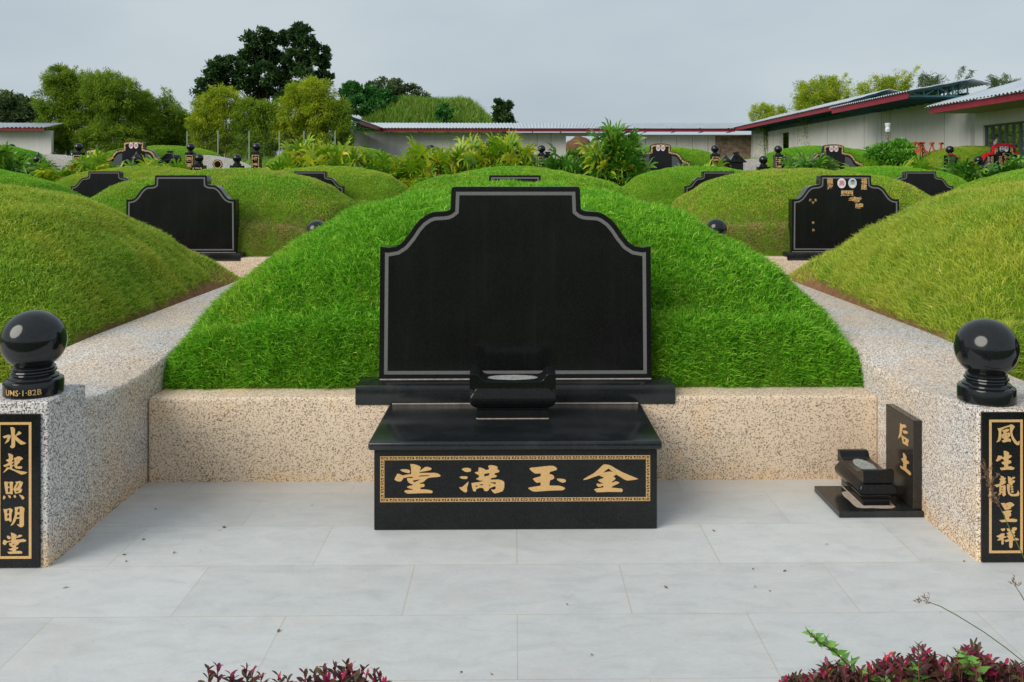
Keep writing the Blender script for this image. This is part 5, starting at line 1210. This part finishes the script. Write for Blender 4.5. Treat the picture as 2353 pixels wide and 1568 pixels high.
# ------------------------------------------------------------------ things by the right wall
p = onY(2040, 304, 40)
t = thing('pole_bottle', 'upturned white plastic bottle on a thin pole before the right wall', 'bottle on pole', (p.x, 40, 0))
b = lathe_bm([(0,0),(.10,.01),(.115,.04),(.115,.16),(.098,.21),(.10,.25),(.125,.31),(.128,.39),(.11,.405),(0,.41)], 20); bmesh.ops.translate(b, verts=b.verts, vec=(0,0,p.z)); bmobj('bottle', b, M['plastic'], t, True)
bm = bmesh.new(); 
for k in range(4): add_box(bm, -.07+k*.036, -.05+k*.036, -.119, -.112, p.z+.07+.02*(k%2), p.z+.13)
bmobj('printed_label', bm, M['print'], t)
bm = bmesh.new(); add_tube(bm, [(0,0,1.5),(.02,0,p.z-.35),(0,0,p.z+.02)], [.028,.026,.022], 6); bmobj('pole', bm, M['wood'], t)
bm = bmesh.new(); 
for z, r in ((-.07,.10),(-.16,.13),(-.26,.10)): add_tube(bm, [(r*math.cos(a), r*math.sin(a), p.z+z) for a in np.linspace(0, 6.28, 18)], .004, 4)
for a in (0,1.57,3.14,4.7): add_tube(bm, [(.02*math.cos(a),.02*math.sin(a),p.z),(.13*math.cos(a),.13*math.sin(a),p.z-.16),(.03*math.cos(a),.03*math.sin(a),p.z-.34)], .004, 4)
bmobj('wire_cage', bm, M['wood'], t)
for i, (x0, w, l) in enumerate(((2103, 8, 'orange folding frame standing behind the leafy bush'), (2121, 26, 'dense bundle of orange folding legs beside the right wall'), (2145, 18, 'crossed orange folding frame in the middle of the three'), (2162, 8, 'single orange folding leg nearest the gate building'))):
    t = thing('folding_frame', l, 'folding frame', (0,0,0), 0, 'orange folding frames by the right wall'); bm = bmesh.new(); bm2 = bmesh.new()
    for k in range(5 if i == 1 else 2):
        a = onY(x0 - w/2 + w*random.random()*.7, 328 + random.uniform(0,4), 38.2); c = onY(x0 + w*random.uniform(-.9,.9), 366, 38.2); e = onY(x0 + w*random.uniform(-.9,.9), 366, 38.5)
        add_tube(bm, [tuple(a), tuple(c)], .032, 5); add_tube(bm, [tuple(a), tuple(e)], .026, 5); add_box(bm2, a.x-.06, a.x+.06, 38.1, 38.3, a.z-.02, a.z+.05)
    bmobj('leg', bm, M['orange'], t); bmobj('hinge', bm2, M['orange'], t)

# ------------------------------------------------------------------ foreground planting
def red_plant(label, spots, d, hgt, n, seed, group):
    """spots: (px, py) of the sprig tips"""
    r = np.random.default_rng(seed); cx = np.mean([onY(x, y, d).x for x, y in spots])
    t = thing('joyweed_plant', label, 'red leaved plant', (cx, d, 0), 0, group); st = bmesh.new(); C = []; D = []; R = []; LN = []
    for (x, y) in spots:
        for rep in range(n):
            p = onY(x + (r.normal(0, 9) if rep else 0), y + (abs(r.normal(0, 14)) + 6 if rep else 0), d + r.normal(0, .05)); tip = np.array([p.x-cx, p.y-d, p.z])
            b = tip*[.9,.9,0] + np.array([r.normal(0,.03), r.normal(0,.03), 0]); mid = (tip+b)/2 + np.array([r.normal(0,.015), r.normal(0,.015), .03])
            add_tube(st, [tuple(b), tuple(mid), tuple(tip)], [.004,.003,.0015], 4); tone = r.random()
            for k in range(9):
                f = 1 - k*.035; q = b*(1-f)+tip*f; q = q + (mid-(tip+b)/2)*4*f*(1-f)*.5; a0 = k*1.57 + r.normal(0,.3)
                for sgn in (0, math.pi):
                    el = .9 - k*.09 + r.normal(0,.2); C.append(q); D.append([math.cos(a0+sgn)*math.cos(el), math.sin(a0+sgn)*math.cos(el), math.sin(el)])
                    R.append(np.clip(.55*tone + .5*r.random() + (.15 if k < 2 else -.08), 0, 1)); LN.append((.022+.005*min(k,4))*r.uniform(.8,1.25))
    C = np.array(C); D = np.array(D); LN = np.array(LN); R = np.array(R); nn = len(C)
    D /= np.linalg.norm(D, axis=1, keepdims=True); S = np.cross(D, [0,0,1.0]) + r.normal(size=(nn,3))*.25; S /= np.linalg.norm(S, axis=1, keepdims=True); U = np.cross(S, D)
    V = []; prm = [(0,.12,0),(.3,.75,.03),(.6,1.0,.0),(.85,.6,-.06),(1,.05,-.12)]
    for f, w, dz in prm:
        c = C + D*(LN*f)[:,None] + U*(LN*dz)[:,None]; ww = (LN*.42*w*.5)[:,None]; up = U*(LN*.05*w)[:,None]
        V += [c-S*ww+up, c, c+S*ww+up]
    V = np.stack(V, 1).reshape(-1,3); b = np.arange(nn)[:,None]*15; F = np.vstack([b+[3*k+j, 3*k+j+1, 3*k+j+4, 3*k+j+3] for k in range(4) for j in range(2)])
    link('leaves', npmesh('leaves', V, F, M['redleaf'], {'rnd': np.repeat(R, 15)}, smooth=True), t); bmobj('stems', st, M['stem_red'], t); return t
G_R = 'red leaved plants along the front edge'
red_plant('small red sprigs at the bottom edge left of centre', [(480,1540),(500,1536),(530,1550),(565,1540),(580,1545),(600,1555),(640,1555),(660,1562)], 2.62, .45, 1, 5, G_R)
red_plant('reddish olive plant at the bottom edge under the altar table', [(700,1550),(722,1548),(745,1535),(770,1530),(795,1528),(810,1540),(835,1542),(860,1545),(870,1556),(755,1556),(785,1556)], 2.62, .45, 2, 6, G_R)
sp = [(x, 1574 - 50*math.sin((x-1800)/590*3.14)**.5 - 14*math.sin(x*.05) + random.uniform(-4, 14)) for x in range(1806, 2150, 9)]
red_plant('dense dark red plant with a green vine at the bottom right', sp, 2.62, .5, 5, 7, G_R)
sp = [(x, 1500 + 20*math.cos((x-2170)*.045) + random.uniform(-4, 14) + (18 if x > 2250 else 0)) for x in range(2110, 2290, 9)] + [(x, 1530+random.uniform(-4,10)) for x in range(2290, 2380, 9)]
red_plant('dark red plant with bright tips in the bottom right corner', sp, 2.60, .5, 4, 8, G_R)
# green vine
def leafy(name, label, cat, pts, d, matleaf, matstem, size, nl, tri=False, group=None):
    P = [onY(x, y, d+dd) for x, y, dd in pts]; cx = P[-1]; t = thing(name, label, cat, (cx.x, cx.y, 0), 0, group); o3 = Vector((cx.x, cx.y, 0))
    bm = bmesh.new(); add_tube(bm, [tuple(q-o3) for q in P], [.0018+.0008*k/len(P) for k in range(len(P))], 5); bmobj('stem', bm, matstem, t)
    C = []; D = []; LN = []
    for k in range(nl):
        f = k/(nl-1)*(len(P)-1); i = min(int(f), len(P)-2); q = P[i].lerp(P[i+1], f-i)-o3
        for a in (0, 2.1, 4.2):
            a += k*1.1; e = random.uniform(-.1,.8); C.append(q); D.append((math.cos(a)*math.cos(e), math.sin(a)*math.cos(e), math.sin(e))); LN.append(size*random.uniform(.6,1.2)*(.5+.5*min(1, k/5)))
    C = np.array([tuple(c) for c in C]); D = np.array(D); LN = np.array(LN)
    link('leaves', leaf_quads(C, D, LN, LN*.5, 'leaves', matleaf, rng.random(len(C)), .12), t); return t
leafy('climbing_vine', 'thin green vine reaching up out of the red plant', 'vine', [(1858,1452,0),(1880,1475,0),(1915,1495,.02),(1950,1530,.03),(1990,1555,.03),(2040,1570,.03)], 2.55, M['vineleaf'], M['stem_red'], .044, 17)
leafy('climbing_vine', 'pale green leaves poking through the corner red plant', 'vine', [(2215,1500,0),(2225,1520,0),(2240,1545,.0),(2250,1575,.03)], 2.52, M['vineleaf'], M['stem_green'], .046, 9)
leafy('climbing_vine', 'green sprig low in the dark red plant', 'vine', [(2105,1530,0),(2090,1545,0),(2110,1560,.02),(2130,1580,.02)], 2.52, M['vineleaf'], M['stem_green'], .042, 8)
# seeding grass stalks
def seed_grass(label, pts, d, head, n_sp, size, spread):
    P = [onY(x, y, d) for x, y in pts]; o3 = Vector((P[-1].x, d, 0)); t = thing('seeding_grass', label, 'grass stalk', o3, 0, 'seeding grass stalks at the right edge')
    bm = bmesh.new(); add_tube(bm, [tuple(q-o3) for q in P], [.0010]+[.0016]*(len(P)-1), 5); bmobj('stalk', bm, M['stem_green'], t)
    H = [onY(x, y, d)-o3 for x, y in head]; C = []; D = []; bm = bmesh.new()
    for k in range(n_sp):
        f = k/n_sp*(len(H)-1); i = min(int(f), len(H)-2); q = H[i].lerp(H[i+1], f-i); ax = (H[i]-H[i+1]).normalized()
        e = q + (ax*1.2 + Vector((random.gauss(0,spread), random.gauss(0,spread), random.gauss(0,spread)))).normalized()*size*random.uniform(1,2.2); add_tube(bm, [tuple(q), tuple(e)], .0005, 3)
        for j in range(5): C.append(tuple(q.lerp(e, .25+.18*j))); D.append(tuple((ax + Vector((random.gauss(0,.5), random.gauss(0,.5), random.gauss(0,.5))))))
    bmobj('rays', bm, M['wood'], t)
    link('seed_head', leaf_quads(np.array(C), np.array(D), .011*np.ones(len(C)), .0035*np.ones(len(C)), 'seed_head', M['seed'], rng.random(len(C))), t)
seed_grass('leaning grass stalk with a sparse seed head over the right paving', [(2128,1382),(2160,1393),(2200,1415),(2260,1452),(2310,1488),(2353,1522),(2400,1560),(2430,1640),(2440,1750)], 2.75, [(2115,1378),(2130,1383),(2140,1388)], 7, .012, .7)
seed_grass('reddish seed head crossing the right plaque', [(2300,1170),(2320,1215),(2345,1265),(2375,1330),(2400,1420),(2420,1560),(2430,1750)], 2.9, [(2265,1080),(2275,1110),(2285,1140),(2300,1172)], 42, .020, .55)
seed_grass('thin seed stalk low at the right edge', [(2335,1350),(2345,1365),(2365,1400),(2390,1500),(2400,1700)], 2.7, [(2330,1340),(2338,1355)], 5, .010, .8)

# ------------------------------------------------------------------ small things on the paving
p = onZ(1794, 1552, .05); o = bmobj('stone_slab', box_bm(p.x, p.x+1.15, p.y-.32, p.y, .001, .05), M['kerb'], None, True, .004, 1)
tag(o, 'flat dark grey stone slab under the red plants at bottom right', 'stone slab')
V = []; F = []
lit = [(505,1218),(515,1212),(358,1170),(717,1162),(290,1290),(236,1188),(825,1107),(1735,1348),(1803,1312),(1530,1350),(1515,1100),(1350,1122),(1360,1505),(1060,1545),(1130,1550),(2110,1488),(400,1270),(460,1265),(150,1350),(1640,1220),(2215,1290),(420,1240),(330,1240),(285,1275),(640,1450),(1900,1250)]
for k in range(34):
    if k < len(lit): p = onZ(*lit[k], .003); s = random.uniform(.007,.014)
    else: p = Vector((random.uniform(-2.1, 2.1), random.uniform(3.6, 5.5), .003)); s = random.uniform(.003,.007)
    a = random.uniform(0, 6.28); b = len(V); e = s*random.uniform(.3,.7)
    for u, v, z in ((-s,0,0),(0,-e,.006*s/.01*.5),(s,0,.004),(0,e,0)): V.append((p.x+u*math.cos(a)-v*math.sin(a), p.y+u*math.sin(a)+v*math.cos(a), .003+z))
    F.append((b, b+1, b+2, b+3))
tag(link('leaf_litter', npmesh('leaf_litter', np.array(V), np.array(F), M['litter'])), 'scattered dry bits and leaves on the grey paving', 'litter', kind='stuff')
